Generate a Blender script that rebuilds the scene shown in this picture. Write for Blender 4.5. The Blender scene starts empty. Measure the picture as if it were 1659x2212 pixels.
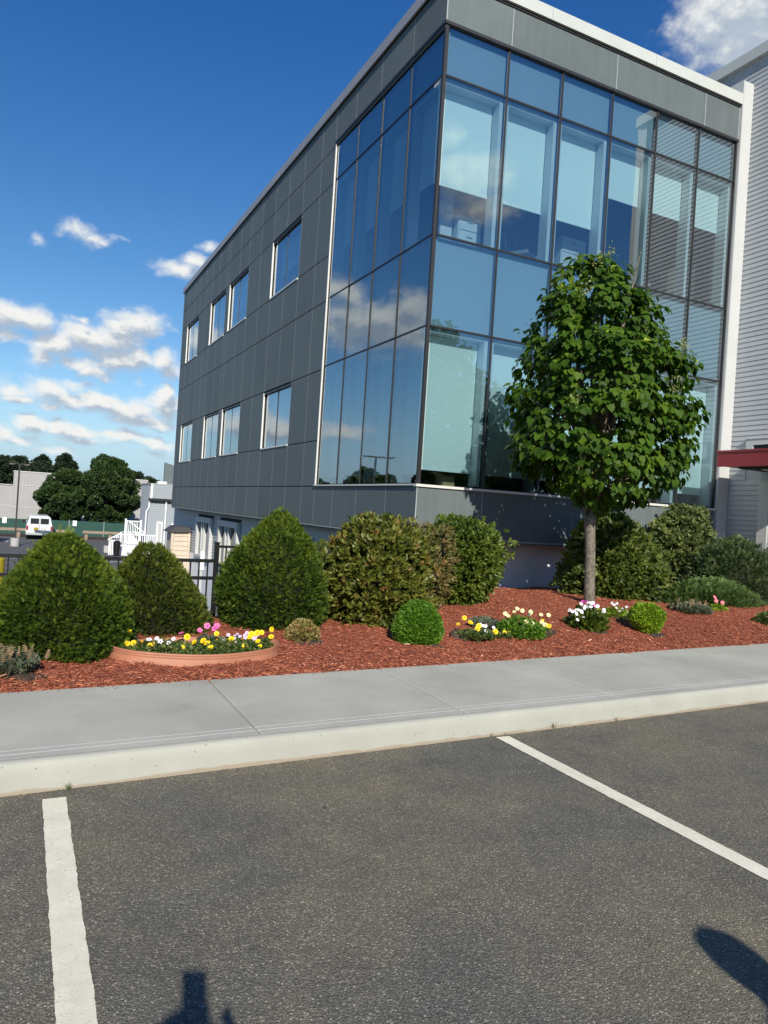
import bpy, math, random
import numpy as np
from mathutils import Vector, Matrix
rnd = random.Random(7)
RS = np.random.RandomState(11)
sc = bpy.context.scene
col = sc.collection
EYE = 1.453
# ------------------------------------------------------------------ camera, sky, sun, exposure
PITCH, ROLL, YAW = -0.0018, 0.0633, 0.4586
fw = Vector((math.sin(YAW)*math.cos(PITCH), math.cos(YAW)*math.cos(PITCH), math.sin(PITCH)))
rt = Vector((math.cos(YAW), -math.sin(YAW), 0)); up0 = rt.cross(fw)
r2 = rt*math.cos(ROLL)+up0*math.sin(ROLL); u2 = up0*math.cos(ROLL)-rt*math.sin(ROLL)
cam = bpy.data.cameras.new('camera'); cam_o = bpy.data.objects.new('camera', cam); col.objects.link(cam_o)
cam.sensor_fit = 'VERTICAL'; cam.sensor_height = 36; cam.lens = 36*1585/2212
cam.clip_start = 0.1; cam.clip_end = 3000
cam_o.matrix_world = Matrix(((r2.x, u2.x, -fw.x, 0), (r2.y, u2.y, -fw.y, 0), (r2.z, u2.z, -fw.z, EYE), (0, 0, 0, 1)))
sc.camera = cam_o
sc.view_settings.view_transform = 'Standard'; sc.view_settings.look = 'None'
sc.view_settings.exposure = 0.30; sc.view_settings.gamma = 1; sc.view_settings.use_curve_mapping = False
LIGHT = Vector((0.2494, 0.9908, -0.6436)).normalized()          # the way the sunlight travels
SUN_EL = math.asin(-LIGHT.z); SUN_AZ = math.atan2(-LIGHT.x, -LIGHT.y)
sun = bpy.data.lights.new('sun', 'SUN'); sun.energy = 5.0; sun.angle = math.radians(0.53); sun.color = (1, .92, .80)
sun_o = bpy.data.objects.new('sun', sun); col.objects.link(sun_o)
sun_o.rotation_euler = LIGHT.to_track_quat('-Z', 'Y').to_euler()

class NT:
    def __init__(s, tree): s.t = tree; s.n = tree.nodes; s.l = tree.links
    def node(s, kind, **kw):
        n = s.n.new(kind)
        for k, v in kw.items():
            if k.startswith('i_'): n.inputs[k[2:]].default_value = v
            else: setattr(n, k, v)
        return n
    def put(s, sock, v):
        if hasattr(v, 'is_output'): s.l.new(v, sock)
        elif v is not None: sock.default_value = v
    def math(s, op, a, b=None, c=None, clamp=False):
        n = s.n.new('ShaderNodeMath'); n.operation = op; n.use_clamp = clamp
        s.put(n.inputs[0], a)
        if b is not None: s.put(n.inputs[1], b)
        if c is not None: s.put(n.inputs[2], c)
        return n.outputs[0]
    def vec(s, op, a, b=None):
        n = s.n.new('ShaderNodeVectorMath'); n.operation = op
        s.put(n.inputs[0], a)
        if b is not None: s.put(n.inputs[1], b)
        return n.outputs['Value'] if op in ('LENGTH', 'DOT_PRODUCT') else n.outputs[0]
    def noise(s, v, scale, detail=4, rough=.55, dist=0):
        n = s.n.new('ShaderNodeTexNoise'); n.inputs['Scale'].default_value = scale
        n.inputs['Detail'].default_value = detail; n.inputs['Roughness'].default_value = rough; n.inputs['Distortion'].default_value = dist
        if v is not None: s.l.new(v, n.inputs['Vector'])
        return n
    def mix(s, f, a, b, blend='MIX'):
        n = s.n.new('ShaderNodeMix'); n.data_type = 'RGBA'; n.blend_type = blend
        s.put(n.inputs[0], f); s.put(n.inputs[6], a); s.put(n.inputs[7], b)
        return n.outputs[2]
    def ramp(s, f, stops):
        n = s.n.new('ShaderNodeValToRGB'); s.l.new(f, n.inputs[0]); e = n.color_ramp.elements
        while len(e) < len(stops): e.new(.5)
        for i, (p, c) in enumerate(stops):
            e[i].position = p; e[i].color = (*c, 1) if len(c) == 3 else c
        return n.outputs[0]
    def smooth(s, v, a, b):
        n = s.n.new('ShaderNodeMapRange'); n.interpolation_type = 'SMOOTHSTEP'; n.clamp = True
        s.put(n.inputs[0], v); n.inputs[1].default_value = a; n.inputs[2].default_value = b
        return n.outputs[0]

# clouds: (azimuth, elevation, half width, half height, strength)
CLOUDS = [(-0.027, 0.202, 0.0402, 0.0161, 1),(-0.002, 0.2, 0.0273, 0.0129, 1),(-0.026, 0.18, 0.0257, 0.008, 0.8),(0.118, 0.215, 0.0354, 0.0153, 1),(0.099, 0.215, 0.0161, 0.0097, 0.9),(0.057, 0.209, 0.008, 0.0045, 0.8),(0.062, 0.189, 0.0322, 0.0177, 1),(0.095, 0.192, 0.0354, 0.0177, 1),(0.028, 0.179, 0.0273, 0.0145, 0.95),(0.011, 0.16, 0.0145, 0.0129, 0.8),(0.105, 0.171, 0.0354, 0.0129, 1),(0.057, 0.16, 0.0306, 0.0113, 0.8),(0.07, 0.152, 0.0193, 0.008, 0.9),(0.129, 0.177, 0.0161, 0.0113, 0.95),(0.154, 0.175, 0.0129, 0.0145, 0.95),(0.165, 0.163, 0.0145, 0.0129, 0.8),(-0.017, 0.119, 0.0225, 0.0097, 0.75),(0.018, 0.122, 0.0354, 0.0113, 0.7),(-0.011, 0.108, 0.0177, 0.0072, 0.9),(0.053, 0.133, 0.0193, 0.008, 0.7),(0.047, 0.114, 0.029, 0.0097, 1),(0.084, 0.114, 0.0322, 0.0113, 1),(0.118, 0.108, 0.0354, 0.0129, 1),(0.16, 0.135, 0.0113, 0.0105, 1),(0.163, 0.114, 0.0177, 0.0177, 1),(0.134, 0.094, 0.0418, 0.008, 0.95),(0.026, 0.104, 0.0145, 0.0056, 0.8),(0.007, 0.079, 0.0209, 0.0105, 1),(0.035, 0.079, 0.0241, 0.0097, 1),(0.062, 0.076, 0.029, 0.0072, 0.95),(0.107, 0.074, 0.0418, 0.0064, 0.85),(0.152, 0.069, 0.0257, 0.008, 0.8),(0.066, 0.065, 0.0354, 0.0064, 0.7),(-0.006, 0.058, 0.0177, 0.0072, 0.75),(-0.025, 0.064, 0.0113, 0.0097, 0.9),(0.03, 0.048, 0.0257, 0.0072, 0.5),(0.148, 0.053, 0.0193, 0.0064, 0.5),(0.046, 0.315, 0.0153, 0.0121, 0.66),(0.056, 0.308, 0.0177, 0.008, 0.66),(0.072, 0.307, 0.0129, 0.0056, 0.55),(0.004, 0.296, 0.0105, 0.0056, 0.42),(0.096, 0.313, 0.0097, 0.0032, 0.3),(0.173, 0.29, 0.029, 0.0113, 0.8),(0.184, 0.3, 0.0193, 0.008, 0.8),(0.155, 0.292, 0.0145, 0.0064, 0.5),(0.204, 0.317, 0.0113, 0.0056, 0.6),(0.129, 0.143, 0.0088, 0.0064, 0.45),(0.870, 0.575, 0.0640, 0.0340, 1),(0.893, 0.548, 0.065, 0.0340, 1),(0.840, 0.566, 0.0330, 0.0230, 0.9),(0.862, 0.538, 0.0300, 0.0150, 0.7),(0.935, 0.575, 0.0850, 0.0550, 1),
          (-.43, .245, .085, .030, 1), (-.375, .285, .035, .018, .8), (-.475, .268, .035, .022, .9), (-.39, .105, .05, .012, .7), (-.30, .10, .09, .016, .9),
          (-.12, .12, .08, .022, .9), (-.2, .2, .07, .02, .7), (2.600, .430, .05, .026, .9), (2.625, .475, .02, .012, .6), (2.585, .395, .045, .018, .7),
          (1.3, .22, .2, .05, 1), (1.7, .14, .25, .04, 1), (2.2, .12, .2, .03, .8), (-.9, .18, .2, .05, 1), (-1.5, .14, .25, .04, 1), (-2.3, .2, .2, .05, .9), (.55, .1, .2, .03, .9)]
world = bpy.data.worlds.new('World'); sc.world = world; world.use_nodes = True
w = NT(world.node_tree); w.n.clear()
grp = bpy.data.node_groups.new('cloud_density', 'ShaderNodeTree')
grp.interface.new_socket('P', in_out='INPUT', socket_type='NodeSocketVector')
grp.interface.new_socket('D', in_out='OUTPUT', socket_type='NodeSocketFloat')
g = NT(grp); gi = g.node('NodeGroupInput'); go = g.node('NodeGroupOutput')
P = gi.outputs[0]
wn = g.noise(P, 26, 5, .55)
wp = g.vec('MULTIPLY', g.vec('SUBTRACT', wn.outputs['Color'], (.5, .5, .5)), (.040, .026, 0))
Pw = g.vec('ADD', P, wp)
best = None
for a, e, ra, re, st in CLOUDS:
    d = g.vec('LENGTH', g.vec('MULTIPLY', g.vec('SUBTRACT', Pw, (a, e, 0)), (1/ra, 1/re, 0)))
    f = g.math('MULTIPLY', g.math('SUBTRACT', 1.58, d), st)
    best = f if best is None else g.math('MAXIMUM', best, f)
fn = g.noise(g.vec('MULTIPLY', P, (1, 1.5, 1)), 30, 8, .6)
dens = g.math('ADD', best, g.math('MULTIPLY', g.math('SUBTRACT', fn.outputs[0], .5), 1.75))
g.put(go.inputs[0], dens)
tc = w.node('ShaderNodeTexCoord')
sx = w.node('ShaderNodeSeparateXYZ'); w.l.new(tc.outputs['Generated'], sx.inputs[0])
az = w.math('ARCTAN2', sx.outputs[0], sx.outputs[1]); el = w.math('ARCSINE', sx.outputs[2])
cb = w.node('ShaderNodeCombineXYZ'); w.put(cb.inputs[0], az); w.put(cb.inputs[1], el)
def dens_at(off):
    n = w.node('ShaderNodeGroup'); n.node_tree = grp
    w.put(n.inputs[0], w.vec('ADD', cb.outputs[0], off)); return n.outputs[0]
d0 = dens_at((0, 0, 0)); d1 = dens_at((-.006, .014, 0))
mask = w.smooth(d0, .0, 1.15)
shade = w.smooth(w.math('SUBTRACT', d1, w.math('MULTIPLY', d0, .35)), .0, .85)
fine = w.noise(cb.outputs[0], 60, 6, .6)
shade = w.math('ADD', shade, w.math('MULTIPLY', w.math('SUBTRACT', fine.outputs[0], .5), .5), clamp=True)
cloud_col = w.ramp(shade, [(0, (8.0, 8.05, 7.8)), (.45, (6.4, 6.7, 6.9)), (1, (3.9, 4.6, 5.5))])
sky = w.node('ShaderNodeTexSky', sky_type='NISHITA', sun_disc=False, sun_elevation=SUN_EL, sun_rotation=SUN_AZ, altitude=200, air_density=1.0, dust_density=.25, ozone_density=2.2)
hsv = w.node('ShaderNodeHueSaturation'); hsv.inputs['Saturation'].default_value = 1.28; hsv.inputs['Value'].default_value = 1.0
w.l.new(sky.outputs[0], hsv.inputs['Color'])
# deeper blue higher up, as a real clear sky does after rain
deep = w.mix(w.smooth(el, .14, .85), (.95, .98, 1.02, 1), (.44, .80, 1.16, 1))
skyc = w.mix(1.0, hsv.outputs[0], deep, 'MULTIPLY')
skyc = w.mix(w.math('MULTIPLY', w.smooth(el, .16, -.02), .9), skyc, (2.9, 4.7, 6.8, 1))
full = w.mix(mask, skyc, cloud_col)
bg = w.node('ShaderNodeBackground'); w.l.new(full, bg.inputs[0]); bg.inputs[1].default_value = .092
wo = w.node('ShaderNodeOutputWorld'); w.l.new(bg.outputs[0], wo.inputs[0])

# ------------------------------------------------------------------ materials
def mat(name, color=(.5, .5, .5), rough=.6, metal=0, var=0, vscale=3, bump=0, bscale=40, spec=.5, ovar=0):
    m = bpy.data.materials.new(name); m.use_nodes = True; t = NT(m.node_tree); b = t.n['Principled BSDF']
    b.inputs['Base Color'].default_value = (*color, 1); b.inputs['Roughness'].default_value = rough
    b.inputs['Metallic'].default_value = metal; b.inputs['Specular IOR Level'].default_value = spec
    if var or bump:
        tcn = t.node('ShaderNodeTexCoord')
        geo = t.node('ShaderNodeNewGeometry')
    if var:
        n = t.noise(geo.outputs['Position'], vscale, 5, .6)
        lo = tuple(c*(1-var) for c in color); hi = tuple(min(1, c*(1+var)) for c in color)
        cc = t.ramp(n.outputs[0], [(.3, lo), (.7, hi)])
        if ovar:
            oi = t.node('ShaderNodeObjectInfo'); k = t.math('ADD', t.math('MULTIPLY', oi.outputs['Random'], 2*ovar), 1-ovar)
            st_ = t.noise(t.vec('MULTIPLY', geo.outputs['Position'], (5, 5, .35)), 2.2, 4, .6)
            k = t.math('MULTIPLY', k, t.math('ADD', t.math('MULTIPLY', t.smooth(st_.outputs[0], .35, .7), ovar*1.6), 1-ovar*.8))
            cc = t.vec('MULTIPLY', cc, t.vec('MULTIPLY', (1, 1, 1), k))
        t.l.new(cc, b.inputs['Base Color'])
        t.put(b.inputs['Roughness'], t.math('ADD', t.math('MULTIPLY', n.outputs[0], .2), rough-.1))
    if bump:
        n2 = t.noise(geo.outputs['Position'], bscale, 4, .6)
        bn = t.node('ShaderNodeBump'); bn.inputs['Strength'].default_value = bump; bn.inputs['Distance'].default_value = .01
        t.l.new(n2.outputs[0], bn.inputs['Height']); t.l.new(bn.outputs[0], b.inputs['Normal'])
    return m
def leaf_mat(name, stops, rough=.45, trans=.25, spec=.4, tcol=None):
    m = bpy.data.materials.new(name); m.use_nodes = True; t = NT(m.node_tree); b = t.n['Principled BSDF']
    at = t.node('ShaderNodeAttribute', attribute_name='tint')
    c = t.ramp(at.outputs['Fac'], stops)
    t.l.new(c, b.inputs['Base Color']); b.inputs['Roughness'].default_value = rough; b.inputs['Specular IOR Level'].default_value = spec
    tr = t.node('ShaderNodeBsdfTranslucent')
    t.l.new(t.mix(1, c, tcol or (1.6, 1.9, .7, 1), 'MULTIPLY'), tr.inputs[0])
    mx = t.node('ShaderNodeMixShader'); mx.inputs[0].default_value = trans
    t.l.new(b.outputs[0], mx.inputs[1]); t.l.new(tr.outputs[0], mx.inputs[2]); t.l.new(mx.outputs[0], t.n['Material Output'].inputs[0])
    return m
def glass_mat(name, tint, base, ripple=.0):
    m = bpy.data.materials.new(name); m.use_nodes = True; t = NT(m.node_tree); t.n.remove(t.n['Principled BSDF'])
    fr = t.node('ShaderNodeFresnel'); fr.inputs['IOR'].default_value = 1.52
    f = t.math('ADD', t.math('MULTIPLY', fr.outputs[0], 1.35), base, clamp=True)
    tr = t.node('ShaderNodeBsdfTransparent'); tr.inputs[0].default_value = (*tint, 1)
    gl = t.node('ShaderNodeBsdfGlossy'); gl.inputs['Roughness'].default_value = 0.0; gl.inputs[0].default_value = (.86, .93, .97, 1)
    if ripple:
        geo = t.node('ShaderNodeNewGeometry'); n = t.noise(geo.outputs['Position'], 1.1, 2, .5)
        bn = t.node('ShaderNodeBump'); bn.inputs['Strength'].default_value = ripple; bn.inputs['Distance'].default_value = .02
        t.l.new(n.outputs[0], bn.inputs['Height']); t.l.new(bn.outputs[0], gl.inputs['Normal']); 
    mx = t.node('ShaderNodeMixShader'); t.put(mx.inputs[0], f)
    t.l.new(tr.outputs[0], mx.inputs[1]); t.l.new(gl.outputs[0], mx.inputs[2]); t.l.new(mx.outputs[0], t.n['Material Output'].inputs[0])
    return m
M = dict(
    panel=mat('grey_fibre_cement', (.108, .134, .138), .60, var=.07, vscale=1.6, bump=.05, bscale=120, spec=.35, ovar=.07),
    joint=mat('dark_joint', (.012, .013, .015), .8),
    trim=mat('anodised_trim', (.34, .37, .37), .5, var=.08),
    coping=mat('pale_metal_coping', (.47, .50, .47), .38, var=.04, vscale=2),
    coping_shaded=mat('shaded_metal_coping', (.30, .31, .33), .42, var=.06),  # same coping, colour darkened for the unlit long side
    mullion=mat('dark_bronze_mullion', (.020, .020, .021), .45),
    silver=mat('silver_frame', (.60, .60, .57), .35, var=.05),
    glass=glass_mat('reflective_glass', (.60, .77, .84), .22, .075),
    shade=mat('roller_shade_fabric', (.74, .78, .74), .85, bump=.03, bscale=300),
    reveal=mat('white_drywall', (.52, .55, .56), .8),
    backpan=mat('spandrel_back_pan', (.26, .33, .38), .7),
    interior=mat('interior_wall', (.22, .23, .24), .9),
    dark=mat('dark_interior', (.03, .03, .035), .9),
    white=mat('white_paint', (.46, .48, .475), .5, var=.04),
    stucco=mat('foundation_stucco', (.74, .75, .77), .9, var=.07, bump=.15, bscale=60),
    concrete=mat('plain_concrete', (.36, .36, .34), .9, var=.12, bump=.1),
    board=mat('grey_clapboard', (.385, .410, .425), .6, ovar=.025, var=.03, vscale=2, bump=.04, bscale=50),
    red=mat('red_painted_metal', (.24, .022, .026), .4, var=.06),
    door=mat('pale_door', (.42, .43, .42), .45),
    black=mat('black_powder_coat', (.006, .006, .007), .4),
    yellow=mat('yellow_plastic', (.28, .22, .01), .5, var=.1),
    terracotta=mat('terracotta_edging', (.36, .150, .085), .62, var=.12, vscale=8, bump=.05),
    brown=mat('brown_edging', (.055, .034, .028), .6, var=.15),
    soil=mat('dark_soil', (.045, .032, .024), .95, var=.4, vscale=30, bump=.6, bscale=50),
    bark=mat('tree_bark', (.150, .135, .105), .9, var=.6, vscale=26, bump=.7, bscale=60),
    twig=mat('grey_twig', (.20, .17, .14), .9, var=.3),
    wood=mat('weathered_wood', (.26, .20, .15), .85, var=.2),
    farwall=mat('pale_metal_wall', (.33, .33, .335), .75, var=.05, vscale=.5),
    farline=mat('wall_seam', (.5, .5, .5), .6),
    greenmesh=mat('green_windscreen', (.015, .065, .05), .8, var=.1),
    vinyl=mat('white_vinyl', (.78, .79, .80), .4),
    bluesiding=mat('blue_grey_siding', (.27, .31, .34), .7, var=.04),
    lighttop=mat('light_grey_siding', (.52, .54, .55), .7),
    shed=mat('beige_shed', (.50, .43, .34), .7, var=.06), shedroof=mat('shed_roof', (.05, .048, .05), .7),
    van=mat('white_van_paint', (.62, .66, .66), .3), vanglass=mat('van_glass', (.02, .025, .03), .1), tail=mat('tail_light', (.25, .01, .01), .25),
    rubber=mat('black_rubber', (.015, .015, .015), .8), chrome=mat('hub_metal', (.4, .4, .4), .3, 1),
    skin=mat('skin', (.5, .3, .22), .5), cloth=mat('blue_shirt', (.06, .09, .18), .9), hair=mat('dark_hair', (.02, .014, .01), .6),
    cardboard=mat('cardboard', (.42, .30, .16), .85), cabinet=mat('white_cabinet', (.55, .57, .57), .5),
    lens=mat('lamp_lens', (.7, .68, .6), .3),
)
def asphalt_mat():
    m = bpy.data.materials.new('asphalt'); m.use_nodes = True; t = NT(m.node_tree); b = t.n['Principled BSDF']
    geo = t.node('ShaderNodeNewGeometry'); p = geo.outputs['Position']
    v = t.node('ShaderNodeTexVoronoi'); v.inputs['Scale'].default_value = 115; v.inputs['Randomness'].default_value = 1; t.l.new(p, v.inputs['Vector'])
    bw = t.node('ShaderNodeSeparateColor'); t.l.new(v.outputs['Color'], bw.inputs[0])
    stone = t.ramp(bw.outputs[0], [(0, (.104, .101, .086)), (.5, (.146, .140, .117)), (.84, (.20, .19, .157)), (.97, (.37, .35, .285))])
    core = t.smooth(v.outputs['Distance'], .62, .30)
    v2 = t.node('ShaderNodeTexVoronoi'); v2.inputs['Scale'].default_value = 240; t.l.new(p, v2.inputs['Vector'])
    bw2 = t.node('ShaderNodeSeparateColor'); t.l.new(v2.outputs['Color'], bw2.inputs[0])
    fines = t.ramp(bw2.outputs[1], [(0, (.072, .070, .059)), (.7, (.124, .119, .098)), (1, (.25, .24, .19))])
    c = t.mix(core, fines, stone)
    n1 = t.noise(p, .9, 4, .6); n2 = t.noise(p, 3.2, 5, .65, .4)
    c = t.mix(1, c, t.ramp(n1.outputs[0], [(.32, (.80, .83, .89)), (.68, (1.22, 1.15, 1.01))]), 'MULTIPLY')
    c = t.mix(1, c, t.ramp(n2.outputs[0], [(.3, (.82, .82, .84)), (.75, (1.16, 1.14, 1.06))]), 'MULTIPLY')
    # oil drips and a sandy stain
    v3 = t.node('ShaderNodeTexVoronoi'); v3.inputs['Scale'].default_value = 1.9; t.l.new(p, v3.inputs['Vector'])
    spot = t.smooth(v3.outputs['Distance'], .042, .020)
    c = t.mix(t.math('MULTIPLY', spot, .75), c, (.022, .02, .018, 1))
    # pale curved tyre scrape
    d = t.vec('LENGTH', t.vec('SUBTRACT', p, (.35, 3.35, 0)))
    wob = t.noise(p, 9, 3, .6)
    ring = t.math('ABSOLUTE', t.math('SUBTRACT', t.math('ADD', d, t.math('MULTIPLY', wob.outputs[0], .03)), 1.33))
    sp = t.node('ShaderNodeSeparateXYZ'); t.l.new(p, sp.inputs[0])
    seg = t.math('MULTIPLY', t.smooth(sp.outputs[0], .55, .75), t.smooth(sp.outputs[0], 1.55, 1.35))
    n3 = t.noise(p, 60, 2, .6)
    scr = t.math('MULTIPLY', t.math('MULTIPLY', t.smooth(ring, .012, .003), seg), t.smooth(n3.outputs[0], .45, .6))
    c = t.mix(t.math('MULTIPLY', scr, .22), c, (.30, .29, .26, 1))
    t.l.new(c, b.inputs['Base Color']); b.inputs['Roughness'].default_value = .85; b.inputs['Specular IOR Level'].default_value = .3
    bn = t.node('ShaderNodeBump'); bn.inputs['Strength'].default_value = .55; bn.inputs['Distance'].default_value = .004
    t.put(bn.inputs['Height'], t.math('ADD', core, t.math('MULTIPLY', bw2.outputs[0], .5))); t.l.new(bn.outputs[0], b.inputs['Normal'])
    return m
def paint_mat():
    m = bpy.data.materials.new('worn_line_paint'); m.use_nodes = True; t = NT(m.node_tree); b = t.n['Principled BSDF']
    geo = t.node('ShaderNodeNewGeometry'); p = geo.outputs['Position']
    n = t.noise(p, 7, 6, .65); n2 = t.noise(p, 130, 3, .6)
    c = t.ramp(n.outputs[0], [(.3, (.60, .57, .44)), (.7, (.76, .73, .60))])
    v = t.node('ShaderNodeTexVoronoi', feature='DISTANCE_TO_EDGE'); v.inputs['Scale'].default_value = 6; v.inputs['Randomness'].default_value = 1
    t.l.new(t.vec('ADD', p, t.vec('MULTIPLY', n.outputs['Color'], (.12, .12, 0))), v.inputs['Vector'])
    crack = t.math('MULTIPLY', t.smooth(v.outputs['Distance'], .008, .002), t.smooth(n.outputs[0], .48, .62))
    speck = t.smooth(t.math('ADD', n2.outputs[0], t.math('MULTIPLY', n.outputs[0], .16)), .69, .75)
    c = t.mix(t.math('MAXIMUM', t.math('MULTIPLY', crack, .6), t.math('MULTIPLY', speck, .5)), c, (.16, .15, .13, 1))
    t.l.new(c, b.inputs['Base Color']); b.inputs['Roughness'].default_value = .75
    bn = t.node('ShaderNodeBump'); bn.inputs['Strength'].default_value = .3; bn.inputs['Distance'].default_value = .003
    t.l.new(n2.outputs[0], bn.inputs['Height']); t.l.new(bn.outputs[0], b.inputs['Normal'])
    return m
SLOPE = .066; CY0 = 3.835; BYS = 5.195; BSL = .079
def slab_mat(name, base, stripes=True):
    m = bpy.data.materials.new(name); m.use_nodes = True; t = NT(m.node_tree); b = t.n['Principled BSDF']
    geo = t.node('ShaderNodeNewGeometry'); p = geo.outputs['Position']
    n = t.noise(p, 1.4, 6, .6); n2 = t.noise(t.vec('MULTIPLY', p, (1, 5, 1)), 26, 5, .7); n3 = t.noise(p, 240, 2, .5)
    c = t.ramp(n.outputs[0], [(.3, tuple(x*.82 for x in base)), (.7, tuple(x*1.12 for x in base))])
    c = t.mix(1, c, t.ramp(n2.outputs[0], [(.3, (.94, .94, .94)), (.7, (1.05, 1.05, 1.05))]), 'MULTIPLY')
    c = t.mix(1, c, t.ramp(n3.outputs[0], [(.3, (.90, .90, .90)), (.7, (1.08, 1.08, 1.08))]), 'MULTIPLY')
    if stripes:
        sp = t.node('ShaderNodeSeparateXYZ'); t.l.new(p, sp.inputs[0])
        u = t.math('SUBTRACT', sp.outputs[1], t.math('MULTIPLY', sp.outputs[0], SLOPE))
        for off, wd in ((CY0+.140, .0045), (CY0+.200, .0035)):
            ln = t.smooth(t.math('ABSOLUTE', t.math('SUBTRACT', u, off)), wd*1.8, wd*.6)
            c = t.mix(t.math('MULTIPLY', ln, t.smooth(n2.outputs[0], .3, .5)), c, (.62, .62, .60, 1))
    t.l.new(c, b.inputs['Base Color']); b.inputs['Roughness'].default_value = .85
    bn = t.node('ShaderNodeBump'); bn.inputs['Strength'].default_value = .25; bn.inputs['Distance'].default_value = .003
    t.l.new(n3.outputs[0], bn.inputs['Height']); t.l.new(bn.outputs[0], b.inputs['Normal'])
    return m
def curb_mat():
    m = bpy.data.materials.new('painted_curb'); m.use_nodes = True; t = NT(m.node_tree); b = t.n['Principled BSDF']
    geo = t.node('ShaderNodeNewGeometry'); p = geo.outputs['Position']; sp = t.node('ShaderNodeSeparateXYZ'); t.l.new(p, sp.inputs[0])
    n = t.noise(p, 2.2, 6, .6); n2 = t.noise(p, 45, 4, .6)
    c = t.ramp(n.outputs[0], [(.3, (.315, .32, .275)), (.7, (.375, .38, .325))])
    v = t.node('ShaderNodeTexVoronoi'); v.inputs['Scale'].default_value = 34; t.l.new(t.vec('ADD', p, t.vec('MULTIPLY', n2.outputs['Color'], (.02, .02, .02))), v.inputs['Vector'])
    bw = t.node('ShaderNodeSeparateColor'); t.l.new(v.outputs['Color'], bw.inputs[0])
    pit = t.math('MULTIPLY', t.smooth(v.outputs['Distance'], .22, .10), t.smooth(bw.outputs[0], .84, .88))
    c = t.mix(t.math('MULTIPLY', pit, .6), c, (.20, .19, .16, 1))
    edge = t.math('ADD', sp.outputs[2], t.math('MULTIPLY', t.math('SUBTRACT', t.noise(p, 5, 4).outputs[0], .5), .05))
    c = t.mix(t.smooth(edge, .024, .010), c, (.29, .245, .18, 1))
    t.l.new(c, b.inputs['Base Color']); b.inputs['Roughness'].default_value = .7
    bn = t.node('ShaderNodeBump'); bn.inputs['Strength'].default_value = .5; bn.inputs['Distance'].default_value = .006
    t.put(bn.inputs['Height'], t.math('SUBTRACT', t.math('MULTIPLY', n2.outputs[0], .4), pit)); t.l.new(bn.outputs[0], b.inputs['Normal'])
    return m
def mulch_mat():
    m = bpy.data.materials.new('red_mulch_ground'); m.use_nodes = True; t = NT(m.node_tree); b = t.n['Principled BSDF']
    geo = t.node('ShaderNodeNewGeometry'); p = geo.outputs['Position']
    v = t.node('ShaderNodeTexVoronoi'); v.inputs['Scale'].default_value = 55; t.l.new(t.vec('MULTIPLY', p, (1, 1.6, 1)), v.inputs['Vector'])
    bw = t.node('ShaderNodeSeparateColor'); t.l.new(v.outputs['Color'], bw.inputs[0])
    c = t.ramp(bw.outputs[0], [(0, (.14, .034, .017)), (.6, (.32, .080, .038)), (1, (.48, .14, .07))])
    t.l.new(c, b.inputs['Base Color']); b.inputs['Roughness'].default_value = .9
    bn = t.node('ShaderNodeBump'); bn.inputs['Strength'].default_value = 1; bn.inputs['Distance'].default_value = .01
    t.l.new(v.outputs['Distance'], bn.inputs['Height']); t.l.new(bn.outputs[0], b.inputs['Normal'])
    return m
M['asphalt'] = asphalt_mat(); M['paint'] = paint_mat(); M['slab'] = slab_mat('brushed_concrete_slab', (.392, .392, .332)); M['curb'] = curb_mat(); M['mulch'] = mulch_mat()
M['grass'] = mat('grass_ground', (.07, .11, .03), .95, var=.3, vscale=3, bump=.5, bscale=60)
M['lot'] = mat('old_asphalt', (.085, .085, .088), .85, var=.12, vscale=.7)
M['lotline'] = mat('lot_line_paint', (.36, .36, .35), .8, var=.1)
M['chip'] = leaf_mat('mulch_chip', [(0, (.15, .042, .020)), (.4, (.36, .105, .048)), (.8, (.52, .19, .095)), (1, (.68, .42, .28))], .8, 0)
M['lilac_leaf'] = leaf_mat('tree_leaf', [(0, (.014, .038, .004)), (.45, (.048, .104, .008)), (.93, (.105, .175, .014)), (1, (.26, .32, .03))], .55, .28, .18)
M['yew'] = leaf_mat('yew_needle', [(0, (.012, .028, .004)), (.55, (.045, .084, .009)), (1, (.15, .20, .02))], .6, .15, .2)
M['yew_olive'] = leaf_mat('olive_yew_needle', [(0, (.020, .034, .006)), (.6, (.058, .084, .011)), (1, (.16, .185, .025))], .6, .15, .2)
M['rhodo'] = leaf_mat('glossy_leaf', [(0, (.022, .036, .006)), (.45, (.075, .095, .014)), (.85, (.16, .165, .028)), (1, (.22, .13, .04))], .42, .22, .35)
M['rhodo2'] = leaf_mat('fresh_glossy_leaf', [(0, (.020, .042, .006)), (.45, (.060, .100, .012)), (1, (.15, .19, .03))], .42, .22, .35)
M['boxleaf'] = leaf_mat('bright_small_leaf', [(0, (.03, .085, .006)), (.55, (.085, .19, .012)), (1, (.17, .31, .03))], .5, .3)
M['goldleaf'] = leaf_mat('yellow_green_leaf', [(0, (.05, .10, .006)), (.55, (.16, .26, .012)), (1, (.32, .42, .03))], .5, .3)
M['juniper'] = leaf_mat('juniper_needle', [(0, (.030, .060, .015)), (.6, (.080, .135, .035)), (1, (.16, .22, .06))], .6, .2)
M['bluejuniper'] = leaf_mat('blue_green_needle', [(0, (.026, .050, .018)), (.6, (.075, .115, .045)), (1, (.16, .20, .085))], .6, .2)
M['viburnum'] = leaf_mat('round_leaf', [(0, (.022, .042, .008)), (.55, (.070, .105, .018)), (1, (.15, .18, .03))], .5, .25)
M['hydrangea'] = leaf_mat('grey_green_leaf', [(0, (.035, .055, .018)), (.6, (.10, .135, .038)), (1, (.26, .29, .10))], .55, .25)
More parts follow.
